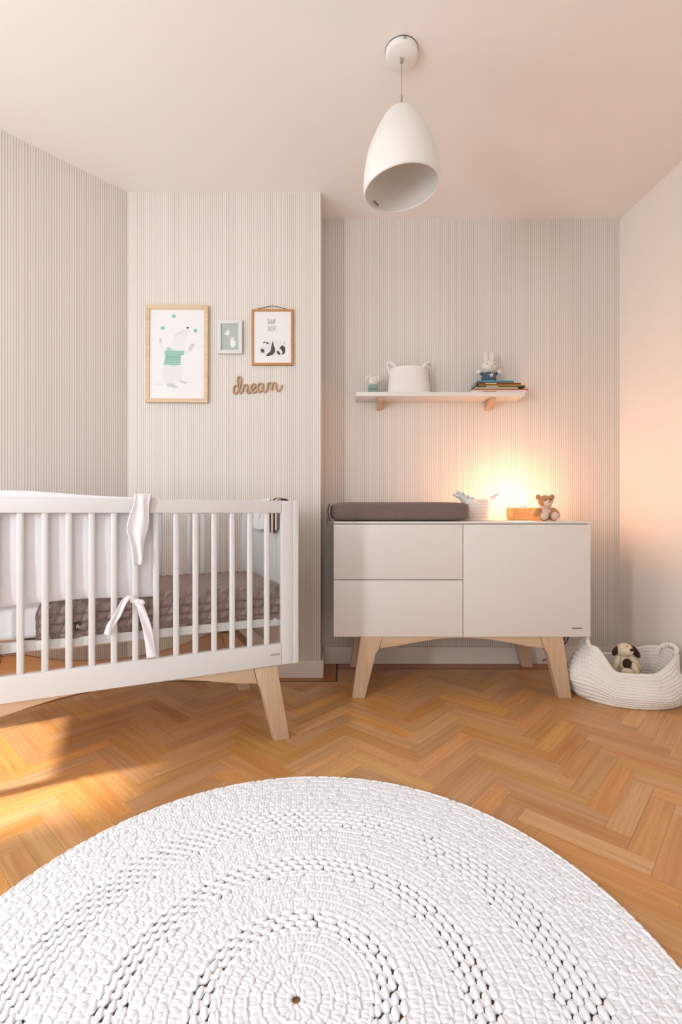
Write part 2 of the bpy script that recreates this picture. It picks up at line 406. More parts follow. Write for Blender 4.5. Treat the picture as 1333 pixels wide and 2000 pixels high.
# herringbone
PW = .0672; m6 = 5; PL = PW*m6; S2 = math.sqrt(.5); OX, OY = .315, 1.699; RT = math.radians(2.8)
def clip(poly, a, b, c):        # keep a*x+b*y <= c
    out = []
    for i in range(len(poly)):
        p, q_ = poly[i], poly[(i+1) % len(poly)]; dp = a*p[0]+b*p[1]-c; dq = a*q_[0]+b*q_[1]-c
        if dp <= 0: out.append(p)
        if dp*dq < 0: t = dp/(dp-dq); out.append((p[0]+(q_[0]-p[0])*t, p[1]+(q_[1]-p[1])*t))
    return out
RC = Vector((-.082, .886)); RR = .746
pieces = []
def add_piece(poly, ang, full):
    if len(poly) < 3: return
    cx = sum(p[0] for p in poly)/len(poly); cy = sum(p[1] for p in poly)/len(poly)
    ar = abs(sum(poly[i][0]*poly[(i+1) % len(poly)][1]-poly[(i+1) % len(poly)][0]*poly[i][1] for i in range(len(poly))))/2
    if ar < 2e-5: return
    vis = 0
    for p in poly+[(cx, cy)]:
        if p[1] < .3: continue
        px = CX+F*p[0]/p[1]; py = HY+F*EYE/p[1]
        if -5 < px < 1338 and py < 2005 and (Vector(p)-RC).length > RR-.01: vis = 1
    pieces.append((ar/max(cy, .3)**2*vis*(F**2)*.9/max(cy, .3), poly, ang, full))
lx = lambda y: 0
for nn in range(-60, 60):
    for kk in range(-6, 7):
        for typ in (0, 1):
            if typ == 0: u0, u1, v0, v1 = nn+kk*m6, nn+kk*m6+m6, nn-kk*m6, nn-kk*m6+1
            else: u0, u1, v0, v1 = nn+kk*m6, nn+kk*m6+1, nn-kk*m6+1, nn-kk*m6+1+m6
            g = .0002/PW
            cs = [(u0+g, v0+g), (u1-g, v0+g), (u1-g, v1-g), (u0+g, v1-g)]
            poly = [((u-v)*S2*PW, (u+v)*S2*PW) for u, v in cs]
            poly = [(OX+x*math.cos(RT)-y*math.sin(RT), OY+x*math.sin(RT)+y*math.cos(RT)) for x, y in poly]
            xs = [p[0] for p in poly]; ys = [p[1] for p in poly]
            if max(ys) < -.3 or min(ys) > YF2 or max(xs) < -2.2 or min(xs) > 1.9: continue
            ang = (PI/4 if typ == 0 else 3*PI/4)+RT
            p2 = clip(poly, 0, 1, YF2)
            # left diagonal: nl . p >= nl . qc
            p2 = clip(p2, -nl.x, -nl.y, -(nl.x*qc.x+nl.y*qc.y)); 
            p2 = clip(p2, 1, .071, rwx(0)-.1)
            p2 = clip(p2, -1, 0, -(XL-.0))
            if len(p2) < 3: continue
            full = len(p2) == 4 and all((Vector(a)-Vector(b)).length < 1e-6 for a, b in zip(p2, poly))
            if max(p[1] for p in p2) > YF1 and min(p[0] for p in p2) < XST+LW:
                add_piece(clip(clip(p2, 0, 1, YF1), 1, 0, XST+LW), ang, False)
                add_piece(clip(p2, -1, 0, -(XST+LW)), ang, False)
            else: add_piece(p2, ang, full)
pieces.sort(key=lambda t: -t[0])
single = [p for p in pieces if p[0] > 60][:292]; rest = [p for p in pieces if p not in single]
print('planks', len(single), len(rest))
protos = []
for v in range(16):
    L2, W2 = PL/2-.0003, PW/2-.0003
    me = slab('plank', [(-L2, -W2), (L2, -W2), (L2, W2), (-L2, W2)], None, None, 0, uvo=5*v)
    protos.append(me.data); bpy.data.objects.remove(me)
    protos[-1].materials.clear(); protos[-1].materials.append(M['plank'])
for i, (_, poly, ang, full) in enumerate(single):
    if full:
        o = bpy.data.objects.new('plank', protos[i % 16]); C.objects.link(o); o.parent = floor
        o.location = (sum(p[0] for p in poly)/4, sum(p[1] for p in poly)/4, random.uniform(-.0003, .0002)); o.rotation_euler = (0, 0, ang+(PI if random.random() < .5 else 0))
    else: slab('plank', poly, M['plank'], floor, 0, uvo=5*i+100, ang=ang)
tmp = bmesh.new()
for i, (_, poly, ang, full) in enumerate(rest):
    o = slab('t', poly, None, None, 0, uvo=5*i+2000, ang=ang); tmp.from_mesh(o.data); me = o.data; bpy.data.objects.remove(o); bpy.data.meshes.remove(me)
me = bpy.data.meshes.new('parquet_remainder'); tmp.to_mesh(me); tmp.free()
o = link('parquet_remainder', me, M['plank'], floor); o['kind'] = 'stuff'

# ------------------------------------------------------------------ crocheted rug
rug = thing('round_rug', 'large round white crocheted rug lying on the herringbone floor in the foreground', 'rug', (RC.x, RC.y, 0))
bands = [(.018, .140, 's'), (.140, .205, 'h'), (.205, .305, 's'), (.305, .375, 'h'), (.375, .475, 's'), (.475, .575, 'h'), (.575, .742, 's')]
for r0, r1, ty in bands:
    L = []
    if ty == 's':
        n = max(2, round((r1-r0)/.0245)); p = (r1-r0)/n
        for i in range(n):
            r = r0+(i+.5)*p; ns = max(7, int(2*PI*r/.0165)); ph = random.random()
            for j in range(ns):
                a = 2*PI*(j+ph)/ns; jt = rng.normal(0, 1, 4)
                da = .22*2*PI/ns
                for s_ in (-1, 1):
                    rr_ = r+jt[0]*.0012-.001*s_
                    L.append((rr_*math.cos(a+s_*da), rr_*math.sin(a+s_*da), .0085+jt[1]*.0005, p*.58, .0060, .0052+.0004*jt[3], a+s_*.30+jt[2]*.10))
            rr_ = r0+(i+1)*p; ns = max(8, int(2*PI*rr_/.021))
            for j in range(ns):
                a = 2*PI*(j+.5*i)/ns+rng.normal(0, .02)
                L.append((rr_*math.cos(a), rr_*math.sin(a), .0112, .0132, .0046, .0036, a+PI/2+.12+rng.normal(0, .06)))
        sheet_ = B().lathe([(max(r0-.004, .006), .0006), (max(r0-.004, .006), .0098), (r1-.002, .0098), (r1-.002, .0006)], 96).out('band_backing', M['rug'], rug)
    else:
        n = round((r1-r0)/.0168); p = (r1-r0)/n
        for i in range(n):
            r = r0+(i+.5)*p; ns = round(2*PI*(r0+r1)/2/.0262); k_ = r/((r0+r1)/2)
            for j in range(ns):
                a = 2*PI*(j+.5*(i % 2))/ns+rng.normal(0, .035)*2*PI/ns*1.2
                jt = rng.normal(0, 1, 3); s_ = 1+.05*jt[0]
                L.append((r*math.cos(a), r*math.sin(a), .0085, .0146*s_*k_, .0085*s_, .0056, a+PI/2+jt[1]*.07))
                L.append((r*math.cos(a)+.002, r*math.sin(a), .0108, .0134*s_*k_, .0056, .0040, a+PI/2+.12+jt[2]*.07))
                ra = r+p*.5
                if True:
                    b_ = a+PI/ns*.94
                    L.append((ra*math.cos(b_-.25*PI/ns), ra*math.sin(b_-.25*PI/ns), .0075, .0105, .0060+rng.random()*.0030, .0054, b_+rng.normal(0, .2)))
    o = puffs('stitch_band', L, M['rug'], rug); o['kind'] = 'stuff'
L = []
for i in range(230):
    a = 2*PI*i/230; L.append((RR*.998*math.cos(a), RR*.998*math.sin(a), .007, .0125, .0058, .0062, a+PI/2+.2+rng.normal(0, .05)))
o = puffs('edge_cord', L, M['rug'], rug); o['kind'] = 'stuff'
L = []
for i in range(9):
    a = 2*PI*i/9; L.append((.0155*math.cos(a), .0155*math.sin(a), .008, .0085, .0055, .006, a+.4))
puffs('centre_knot', L, M['rug'], rug)

# ------------------------------------------------------------------ crib
CL, CW = 1.276, .66
ua = math.atan2(.431, .903)
U = Vector((math.cos(ua), math.sin(ua), 0)); V_ = Vector((-U.y, U.x, 0))
C0 = Vector((-.17, 1.943, 0))
cc = C0-U*CL/2+V_*CW/2
crib = thing('baby_crib', 'white slatted baby crib with pale splayed wooden legs', 'crib', cc, ua)
X = lambda t: CL/2-t
Yv = lambda v: v-CW/2
def cbox(name, t0, t1, v0, v1, z0, z1, m=None, bev=.002, parent=crib):
    return B().span((X(t1), Yv(v0), z0), (X(t0), Yv(v1), z1), bev).out(name, m or M['white2'], parent)
ZT, ZB = .952, .300
cbox('end_panel', 0, .024, 0, CW, ZB, ZT, bev=.004)
cbox('end_panel', CL-.024, CL, 0, CW, ZB, ZT, bev=.004)
for side, (v0, v1) in enumerate(((.002, .030), (CW-.030, CW-.002))):
    cbox('stile', .0245, .071, v0, v1, ZB+.001, ZT-.001, bev=.003)
    cbox('stile', CL-.071, CL-.0245, v0, v1, ZB+.001, ZT-.001, bev=.003)
    cbox('top_rail', .0715, CL-.0715, v0, v1, .902, ZT-.001, bev=.003)
    cbox('bottom_rail', .0715, CL-.0715, v0, v1, ZB+.001, .386, bev=.003)
    vm = (v0+v1)/2
    for i in range(16):
        t = .1284+.068*i
        B().box((X(t), Yv(vm), (.384+.904)/2), (.021, .018, .524), None, .0075, 3).out('slat', M['white2'], crib)
# mattress base
cbox('base_frame', .03, CL-.03, .036, .060, .450, .482)
cbox('base_frame', .03, CL-.03, CW-.060, CW-.036, .450, .482)
for i in range(9):
    t = .08+i*.138
    cbox('base_slat', t, t+.06, .0605, CW-.0605, .462, .474, M['beech'], .001)
# wooden undercarriage
def leg_poly(sgn, xo):     # outline of a splayed leg and half of the tapering rail, in x (from the outer side inward) and z
    return [(xo(.088), .2995), (xo(.036), 0), (xo(.098), 0), (xo(.150), .21), (xo(.165), .238), (xo(.18), .2995)]
for v0, v1 in ((.008, .052), (CW-.052, CW-.008)):
    for sgn in (1, -1):
        xo = (lambda t: X(t)) if sgn > 0 else (lambda t: -X(t))
        B().prism(leg_poly(sgn, xo), Yv(v0), Yv(v1), .003).out('leg', M['beech'], crib)
        if v0 < .1: B().prism([(xo(.182), .2995), (xo(.168), .238), (xo(.25), .251), (xo(.35), .274), (xo(.44), .292), (xo(.50), .2980), (xo(.6375), .2985), (xo(.6375), .2995)], Yv(v0+.004), Yv(v1-.004), .001).out('apron', M['beechx'], crib)
        else: B().prism([(xo(.182), .2995), (xo(.16), .20), (xo(.22), .185), (xo(.6375), .165), (xo(.6375), .232), (xo(.53), .235), (xo(.40), .255), (xo(.30), .282), (xo(.25), .2995)], Yv(v0+.004), Yv(v1-.020), .001).out('rear_board', M['beechx'], crib)
for sgn in (1, -1):
    t = .11
    x = X(t)*sgn
    B().span((x-.02, Yv(.053), .25), (x+.02, Yv(CW-.053), .2995), .002).out('cross_rail', M['beech'], crib)
def logo(parent, c, w_, h_, rz=0, n=8):
    pl = B().box(c, (w_, .0016, h_), R('Z', rz), .0006).out('logo_plate', M['grey'], parent)
    b = B()
    for i in range(n):
        x = (i-(n-1)/2)*w_/(n+1)
        b.box((c[0]+x, c[1]-.0010, c[2]), (w_/(n+1)*.55, .0006, h_*.5))
    b.out('logo_letters', M['white'], pl); return pl
tlogo = .088
logo(crib, (X(tlogo+.01), Yv(.0015), .345), .036, .0062)

# mattress
mt = thing('crib_mattress', 'white sheeted mattress lying in the white crib under the taupe blanket', 'mattress', cc+Vector((0, 0, .4825)), ua)
B().span((X(CL-.036), Yv(.064), 0), (X(.028), Yv(CW-.064), .105), .02, 4).out('sheet', M['sheet'], mt)
# cable-knit blanket over the right part of the mattress: top + both hanging sides
T0, T1 = .034, .905
def blanket(u, v):
    t = T0+(T1-T0)*u
    half = CW/2-.050
    wv = .013*abs(math.sin(u*13+.4))+.009*math.sin(u*7+1)+.004*math.sin(u*37)
    drop = .098+wv*1.1
    Ltot = 2*half+2*drop; s = v*Ltot-Ltot/2
    a = abs(s); sg = 1 if s > 0 else -1; rc = .03
    if a < half-rc: y = s; z = .110; ny, nz = 0, 1
    elif a < half-rc+rc*PI/2:
        th = (a-(half-rc))/rc; y = sg*(half-rc+rc*math.sin(th)); z = .110-rc+rc*math.cos(th); ny, nz = sg*math.sin(th), math.cos(th)
    else: y = sg*half; z = .110-rc-(a-half+rc-rc*PI/2); ny, nz = sg, 0
    hem = max(0, (a-(Ltot/2-.02))/.02)
    pc = .030; ph = s/pc
    cord = abs(math.sin(PI*ph))**.6
    cab = math.sin(2*PI*(t/.05)+PI*math.floor(ph))*(1 if int(math.floor(ph)) % 2 else -1)
    h = .013*cord*(.45+.55*abs(math.sin(PI*(t/.040)+1.5*(ph % 1)+1.3*math.floor(ph)))**.7) if hem <= 0 else .003+.0015*math.sin(2*PI*t/.006)
    h += .004*noise.noise(Vector((t*9, s*9, 0)))
    fade = .35 if (a < half-rc) else 1
    h = h*(fade+.2)*(1-max(0, (u-.975)/.025))*min(1, u/.01+.3)
    if u > .985: z -= (u-.985)/.015*.02
    return (X(t), y+ny*h, z+nz*h)
bl = thing('knitted_blanket', 'taupe cable-knit blanket spread over the crib mattress', 'blanket', cc+Vector((0, 0, .4825)), ua)
o = grid('knit', blanket, 520, 200, M['blanket'], bl)
md = o.modifiers.new('thick', 'SOLIDIFY'); md.thickness = .004; md.offset = -1
tp = P(152, 1224, 1)
tt = lambda px, v=0.: (((C0+V_*v).x-(px-CX)/F*(C0+V_*v).y)/(U.x-U.y*(px-CX)/F))
zt = lambda px, py, v=0.: EYE-(py-HY)/F*((C0+V_*v).y-U.y*tt(px, v))
def tagz(px, py, v): return (X(tt(px, v)), Yv(v), zt(px, py, v))
q_ = tagz(152, 1224, .034)
lt = B().box((q_[0], q_[1]+.001, q_[2]-.4825), (.021, .002, .026), R('Y', 5), .0005).out('fabric_tag', M['dark'], bl)
text('tag_letter', 'R', .018, M['sheet'], lt, (q_[0], q_[1]-.0008, q_[2]-.4825))

# bumper: padded white cloth inside the front side, tied to a slat
bp_ = thing('crib_bumper', 'white padded cloth bumper tied along the front slats of the crib', 'bumper', cc, ua)
tR = tt(303, .04)
def bump(u, v):
    ang = 2*PI*v
    t = tR+(1.235-tR)*u
    zc = (.605+.958)/2-.001; hz = (.958-.605)/2
    ex = 1-max(0, (.035-u)/.035)**2*.9; ex2 = 1-max(0, (u-.97)/.03)**2*.9
    th = .011*min(ex, ex2)
    cz = math.copysign(abs(math.sin(ang))**.55, math.sin(ang)); cy = math.copysign(abs(math.cos(ang))**.8, math.cos(ang))
    z = zc+hz*cz; y = th*cy
    if cz > 0: z += cz*(.018*math.exp(-((t-.98)/.22)**2))
    z += .004*math.sin(t*14)*(cz if cz < 0 else 0)
    wr = .0022*noise.noise(Vector((t*9, z*14, ang*.1)))+.0015*noise.noise(Vector((t*25, z*22, 3)))*math.exp(-abs(t-tR)*5)*2
    return (X(t), Yv(.0445)+y+wr*1.5, z)
grid('padded_cloth', bump, 160, 40, M['fabw'], bp_)
# flap lying over the top rail and hanging in front of the slats
def flap(u, v):
    s = v*.34
    if s < .03: y, z = .038-.002, .935+s*.9
    elif s < .08: y, z = .036-(s-.03)*.95, .964+.002*math.sin((s-.03)/.05*PI)*3
    else: y, z = -.0135-.003*math.sin(v*9), .962-(s-.08)*.92
    w_ = np.interp(v, [0, .25, .45, .62, .85, 1], [32, 31, 38, 38, 26, 14]); c_ = np.interp(v, [0, .25, .45, .62, .85, 1], [281, 279, 272, 268, 268, 268])
    t = tt(c_+(.5-u)*w_+2.0*math.sin(v*14+u*3), 0)
    y += .005*math.sin(u*9+v*3)*(.3+v)-(.004 if z < .95 else 0)
    return (X(t), Yv(y), z)
o = grid('corner_flap', flap, 24, 50, M['fabw'], bp_); md = o.modifiers.new('thick', 'SOLIDIFY'); md.thickness = .004
# tie: knot and two tails
def ribbon(name, pts, w0, w1, v0):
    pp = spline([Vector(tagz(px, py, v0+dv)) for px, py, dv in pts], 8)
    def fn(u, v):
        i = min(int(v*(len(pp)-1)), len(pp)-2); f = v*(len(pp)-1)-i; p = pp[i].lerp(pp[i+1], f)
        d = (pp[i+1]-pp[i]).normalized(); s_ = Vector((d.z, 0, -d.x)).normalized() if abs(d.z)+abs(d.x) > 1e-6 else Vector((1, 0, 0))
        w_ = w0+(w1-w0)*v
        q = p+s_*(u-.5)*w_; q.y += .003*math.sin(u*6+v*9); return q
    o = grid(name, fn, 8, 50, M['fabw'], bp_); md = o.modifiers.new('thick', 'SOLIDIFY'); md.thickness = .0025; return o
ribbon('tie_tail', [(268, 1176, 0), (254, 1168, -.004), (243, 1176, -.006), (230, 1200, -.006), (216, 1222, -.004), (210, 1240, -.004)], .015, .024, -.010)
ribbon('tie_tail', [(266, 1177, 0), (274, 1184, -.006), (283, 1210, -.006), (291, 1245, -.005), (297, 1284, -.004)], .018, .034, -.010)
kn = Vector(tagz(270, 1175, -.008))
B().ell(kn, (.016, .010, .010), R('Y', 15)).ell(kn+Vector((.012, -.002, -.002)), (.012, .008, .008), R('Y', 40)).out('tie_knot', M['fabw'], bp_)
B().tube([Vector((X(.1284+.068*7)+.0135*math.cos(a), Yv(.016)+.013*math.sin(a), kn.z)) for a in [i*PI/8 for i in range(16)]], .004, 8, True, 1.5).out('tie_loop', M['fabw'], bp_)

# star cloth folded over the foot panel with a striped knitted band beside it
cl = thing('star_print_cloth', 'white star-print cloth with grey striped edge hung over the crib foot end', 'cloth', cc, ua)
def drape(v_a, v_b, zin, zout, off, name, m, amp=.003, sag=.0, par=None):
    def fn(u, w):
        v = v_a+(v_b-v_a)*u
        s = w*2-1           # -1 inside bottom, 1 outside bottom
        top = ZT+.004+off
        r_ = .012+.003+off
        zi = zin-sag*math.sin(u*PI)
        if s < -.12: f = (s+1)/.88; xx = X(.024)-.003-off; z = zi+(top-.01-zi)*f
        elif s > .12: f = (s-.12)/.88; xx = X(0)+.003+off; z = top-.01+(zout-top+.01)*f
        else: a_ = (s+.12)/.24*PI; xx = X(.012)-math.cos(a_)*(.015+off); z = top-.01+math.sin(a_)*.011
        xx += -amp*abs(math.sin(u*11))*(1 if s < -.12 else 0)
        return (xx, Yv(v), z)
    o = grid(name, fn, 30, 60, m, par or cl); md = o.modifiers.new('thick', 'SOLIDIFY'); md.thickness = .002; md.offset = 1; return o
body_ = drape(.275, .60, .840, .80, .012, 'cloth', M['fabw'], .005, .018)
for i, (v, z, s_) in enumerate(((.31, .885, .018), (.41, .895, .020), (.53, .89, .018))):
    pts = [(Yv(v)+s_*(1 if k_ % 2 == 0 else .42)*math.sin(k_*PI/5), z+s_*(1 if k_ % 2 == 0 else .42)*math.cos(k_*PI/5)) for k_ in range(10)]
    B().prism(pts, X(.024)-.0235, X(.024)-.0220, 0, 'YZ').out('star', M['sheet'], body_)
for i, (a_, b_, zi, off, m) in enumerate(((.150, .172, .835, .008, 'taupe'), (.172, .192, .828, .011, 'plw'), (.192, .212, .818, .013, 'dark'), (.212, .236, .812, .015, 'plpink'), (.236, .262, .816, .013, 'dark'), (.262, .276, .822, .007, 'plpink'))):
    drape(a_, b_, zi, .86, off, 'edge_band', M[m], 0, 0)

# ------------------------------------------------------------------ sideboard (changing chest)
YS0, YS1 = 2.350, 2.885
XS0, XS1 = P(652, 0, YS0).x, P(1154.5, 0, YS0).x
sb = thing('changing_dresser', 'white dresser with two drawers and a door on pale splayed wooden legs', 'dresser', ((XS0+XS1)/2, (YS0+YS1)/2, 0))
sx = lambda x: x-(XS0+XS1)/2
sy = lambda y: y-(YS0+YS1)/2
ZS0, ZS1 = .301, .861
B().span((sx(XS0), sy(YS0), ZS1-.010), (sx(XS1), sy(YS1), ZS1), .0015).out('top_board', M['white'], sb)
B().span((sx(XS0), sy(YS0+.021), ZS0), (sx(XS0)+.016, sy(YS1), ZS1-.0105), .001).out('side_panel', M['white'], sb)
B().span((sx(XS1)-.016, sy(YS0+.021), ZS0), (sx(XS1), sy(YS1), ZS1-.0105), .001).out('side_panel', M['white'], sb)
B().span((sx(XS0)+.0165, sy(YS0+.030), ZS0+.001), (sx(XS1)-.0165, sy(YS1), ZS1-.0106)).out('carcass', M['white'], sb)
XD = P(905, 0, YS0).x; ZD = .5775
g = .0016
B().span((sx(XS0)+.001, sy(YS0), ZD+g), (sx(XD)-g, sy(YS0+.019), ZS1-.014), .0012).out('drawer_front', M['white'], sb)
B().span((sx(XS0)+.001, sy(YS0), ZS0), (sx(XD)-g, sy(YS0+.019), ZD-g), .0012).out('drawer_front', M['white'], sb)
dr = B().span((sx(XD)+g, sy(YS0), ZS0), (sx(XS1)-.001, sy(YS0+.019), ZS1-.014), .0012).out('door_front', M['white'], sb)
q_ = P(1128, 1227, YS0)
pl = B().box((sx(q_.x), sy(YS0)-.0006, q_.z), (.050, .0014, .0055), None, .0004).out('logo_plate', M['grey'], dr)
def dleg(xo): return [(xo(.132), .3005), (xo(.090), 0), (xo(.152), 0), (xo(.205), .215), (xo(.222), .243), (xo(.240), .3005)]
for y0, y1 in ((YS0+.004, YS0+.048), (YS1-.056, YS1-.012)):
    for sgn in (1, -1):
        xo = (lambda t: (sx(XS0)+t)) if sgn > 0 else (lambda t: (sx(XS1)-t))
        B().prism(dleg(xo), sy(y0), sy(y1), .003).out('leg', M['beech'], sb)
        B().prism([(xo(.242), .3005), (xo(.224), .243), (xo(.30), .252), (xo(.42), .275), (xo(.52), .290), (xo(.6272), .2945), (xo(.6272), .3005)], sy(y0+.004), sy(y1-.004), .001).out('apron', M['beechx'], sb)
for sgn in (1, -1):
    x = sgn*(abs(sx(XS0))-.17)
    B().span((x-.02, sy(YS0+.049), .255), (x+.02, sy(YS1-.057), .3005), .002).out('cross_rail', M['beech'], sb)

# changing mat
xm0, xm1 = P(645, 0, 2.36).x, P(925, 0, 2.36).x
cm = thing('changing_mat', 'taupe terry covered changing mat on the left half of the dresser', 'changing mat', ((xm0+xm1)/2, 2.61, ZS1))
hw, hd = (xm1-xm0)/2, .245
def mat_fn(u, v):
    a = 2*PI*u; ph = PI*v-PI/2
    ex = .16
    se = lambda c, e: math.copysign(abs(c)**e, c)
    cx_, sx_ = se(math.cos(a), .22), se(math.sin(a), .22); cp, sp = se(math.cos(ph), .32), se(math.sin(ph), .30)
    x = hw*cx_*cp; y = hd*sx_*cp; z = .0500+.0492*sp
    if sp > 0: z -= .010*math.exp(-(y/.14)**2)*sp
    n_ = noise.noise(Vector((x*7, y*7, z*12)))*.0022
    return (x+n_*.5, y+n_*.5, z+(n_ if sp > 0 else 0))
grid('padding', mat_fn, 120, 40, M['taupe'], cm, closeu=True)
grid('gathered_corner', lambda u, v: (-hw-.001-.010*math.sin(PI*v)*(1+.25*math.sin(u*14)), -hd+.014+u*.085, .004+.082*v+.004*math.sin(u*11)), 26, 20, M['taupe'], cm).modifiers.new('t', 'SOLIDIFY').thickness = .004
B().tube(spline([(-hw-.008, -hd+.03, .03), (-hw-.014, -hd+.022, .008), (-hw-.012, -hd+.02, -.012), (-hw-.007, -hd+.02, -.016)], 6), [.005]*18+[.003], 8).out('tie_end', M['taupe'], cm)

# crocheted storage baskets
def basket(name, label, cx, cy, z0, rb, rm, rt, h, handles=True, hs=.03, fold=False, par_cols=52, rows=9, lean=0., lr=0., ysc=1.):
    t = thing(name, label, 'basket', (cx, cy, z0))
    def fn(u, v):
        a = 2*PI*u
        # v: 0..0.62 outside going up, then rim, inside down, inside floor
        if v < .62:
            s = v/.62; r = rb+(rm-rb)*math.sin(min(s*1.6, 1)*PI/2) if s < .45 else rm+(rt-rm)*((s-.45)/.55)
            z = s*h; st = 1
            if fold and s < .10: r = rb*1.06
        elif v < .66: s = (v-.62)/.04; r = rt-.004*s*2; z = h+.002*math.sin(s*PI); st = 0
        elif v < .95: s = (v-.66)/.29; r = rt-.010-(rt-rb)*s*.9; z = h*(1-s)+.006*s; st = -1
        else: s = (v-.95)/.05; r = (rb-.012)*(1-s); z = .006; st = -1
        rowf = z/h*rows
        d = .0030*(abs(math.sin(PI*rowf))**.7)*(.55+.45*abs(math.sin(par_cols/2*a+PI/2*math.floor(rowf))))
        r = r+(d if st == 1 else 0)
        zz = z+(lean*math.cos(a)*z/h)
        wob = 1+.018*math.sin(3*a+1)+.012*math.sin(5*a)
        return (r*wob*math.cos(a), r*wob*math.sin(a)*ysc, max(0, zz))
    grid('woven_wall', fn, 312, 150, M['yarn'], t, closeu=True)
    B().lathe([(0, .0), (rb*1.0, .0), (rb*1.0, .005), (0, .0058)], 40, Matrix.Diagonal((1, ysc, 1, 1))).out('base', M['yarn'], t)
    if handles:
        for sg in (-1, 1):
            pts = spline([(sg*(rt-.006), -hs*.55, h-.012), (sg*(rt+lr*.3), -hs*.6, h+hs*.35), (sg*(rt+lr), -hs*.2, h+hs*.75), (sg*(rt+lr), hs*.2, h+hs*.75), (sg*(rt+lr*.3), hs*.6, h+hs*.35), (sg*(rt-.006), hs*.55, h-.012)], 8)
            B().tube(pts, [.0080*(1+.16*math.sin(i*1.6)) for i in range(len(pts))], 10).out('handle', M['yarn'], t)
    return t

# things on the dresser
b1 = basket('crocheted_basket', 'small white crocheted basket of diapers behind the changing mat', .746, 2.655, ZS1, .083, .079, .080, .115, True, .036, False, 48, 7, 0, .040)
B().lathe([(.080, .0006), (.096, .0006), (.100, .005), (.096, .0095), (.082, .0095)], 48).out('folded_brim', M['yarn'], b1)
for i, (dx, ang, rr_) in enumerate(((-.050, -26, .0), (-.027, -22, 0), (-.004, -18, 0), (.019, -14, 0))):
    d = thing('folded_diaper', ['pale folded diaper leaning furthest left in the small basket', 'pale folded diaper second from the left in the small basket', 'pale folded diaper third from the left in the small basket', 'pale folded diaper nearest the middle of the small basket'][i], 'diaper', (.746+dx*.8-.004, 2.655+.004*i, ZS1+.008), 0, 'folded diapers in the basket')
    def dfn(u, v, ang=ang, i=i):
        w_ = .042*(1-.0*v); s = (u-.5)*2
        y = s*w_; h_ = .158-.012*i; z = v*h_; x = math.sin(math.radians(ang))*v*v*.14*(.3+v*.7)
        x += .0035*math.sin(v*34)*(v > .4)
        return (x+.004*s*s, y, z-.012*s*s*v)
    o = grid('folded_body', dfn, 12, 40, M['diaper'], d); o.modifiers.new('t', 'SOLIDIFY').thickness = .015
    B().box((math.sin(math.radians(ang))*.085-.006, 0, .125-.012*i), (.004, .045, .008), R('Y', ang)).out('printed_band', M['diaperp'], d)

LX, LY = P(1021.5, 0, 2.66).x, 2.66
lamp = thing('table_lamp', 'block of wood with a glowing bare bulb on the dresser', 'lamp', (LX, LY, ZS1))
lx0, lx1 = P(1003, 0, 2.60).x-LX, P(1082, 0, 2.60).x-LX
zc_ = ZS1
B().prism([(lx0, .071), (lx0, .020), (lx0+.012, .0), (lx1-.008, .0), (lx1, .012), (lx1, .071)], -.05, .05, .002).out('wooden_block', M['lampwood'], lamp)
B().lathe([(0, .0712), (.017, .0712), (.017, .080), (.013, .084), (0, .084)], 32).out('socket', M['steel'], lamp)
B().lathe([(0, .0845), (.010, .0850), (.012, .092), (.013, .100), (.019, .120), (.0225, .138), (.0205, .155), (.013, .168), (.005, .173), (0, .174)], 32).out('bulb', M['bulb'], lamp)
wy = lambda px, py, dy: Vector((P(px, py, 2.875).x-LX, 2.875-LY+dy, P(px, py, 2.875).z-ZS1))
cord = spline([Vector((lx1-.06, .0505, .010)), Vector((lx1-.05, .12, .012)), Vector((lx1-.03, .2105, .010)), Vector((lx1-.03, .2345, -.02)), Vector((lx1-.02, .2345, -.3)), wy(1114, 1225, .018), wy(1113, 1243, .015), wy(1110, 1252, .01), wy(1101, 1261, .0), wy(1094, 1270, -.004), wy(1080, 1283, -.004), wy(1060, 1290, 0)], 8)
B().tube(cord, .0030, 8).out('cord', M['blackc'], lamp)
B().tube(spline([wy(1106, 1215, .018), wy(1105, 1243, .014), wy(1102, 1256, .008), wy(1096, 1268, -.001), wy(1084, 1280, -.002)], 8), .0030, 8).out('cord', M['blackc'], lamp)

# ------------------------------------------------------------------ soft toys
def seated_toy(name, label, loc, rz, s, mh, mb, mm, kind):
    t = thing(name, label, 'soft toy', loc, rz)
    def e(n, c, r, m, rot=None, par=t, sub=3): return B().ell([x*s for x in c], [x*s for x in r], rot, sub).out(n, m, par)
    if kind == 'bear':
        e('body', (0, 0, .032), (.030, .026, .032), mm)
        h = e('head', (0, -.004, .085), (.031, .028, .027), mh)
        e('muzzle', (.002, -.028, .076), (.018, .013, .014), mm, par=h)
        e('nose', (.003, -.040, .082), (.006, .004, .004), M['plbrown'], par=h)
        for sg in (-1, 1):
            e('ear', (sg*.030, -.002, .103), (.011, .008, .012), mh, par=h)
            e('eye', (sg*.011+.001, -.0305, .091), (.0026, .002, .0026), M['eye'], par=h)
            a_ = e('arm', (sg*.040, -.012, .036), (.014, .015, .026), mh, R('Y', sg*-38))
            l_ = e('leg', (sg*.022, -.034, .020), (.018, .024, .0196), mh, R('X', 12))
            e('foot_pad', (sg*.022, -.052, .022), (.0165, .010, .0175), mm, R('X', 10), par=l_)
        e('collar', (0, -.006, .060), (.022, .022, .008), M['plpink'])
    return t
q_ = P(1065, 1014, 2.50)
seated_toy('teddy_bear', 'caramel and cream teddy bear sitting in front of the lamp block', (q_.x, 2.50, ZS1), 0, 1.2, M['plbrown'], M['plbrown'], M['plpink'], 'bear')

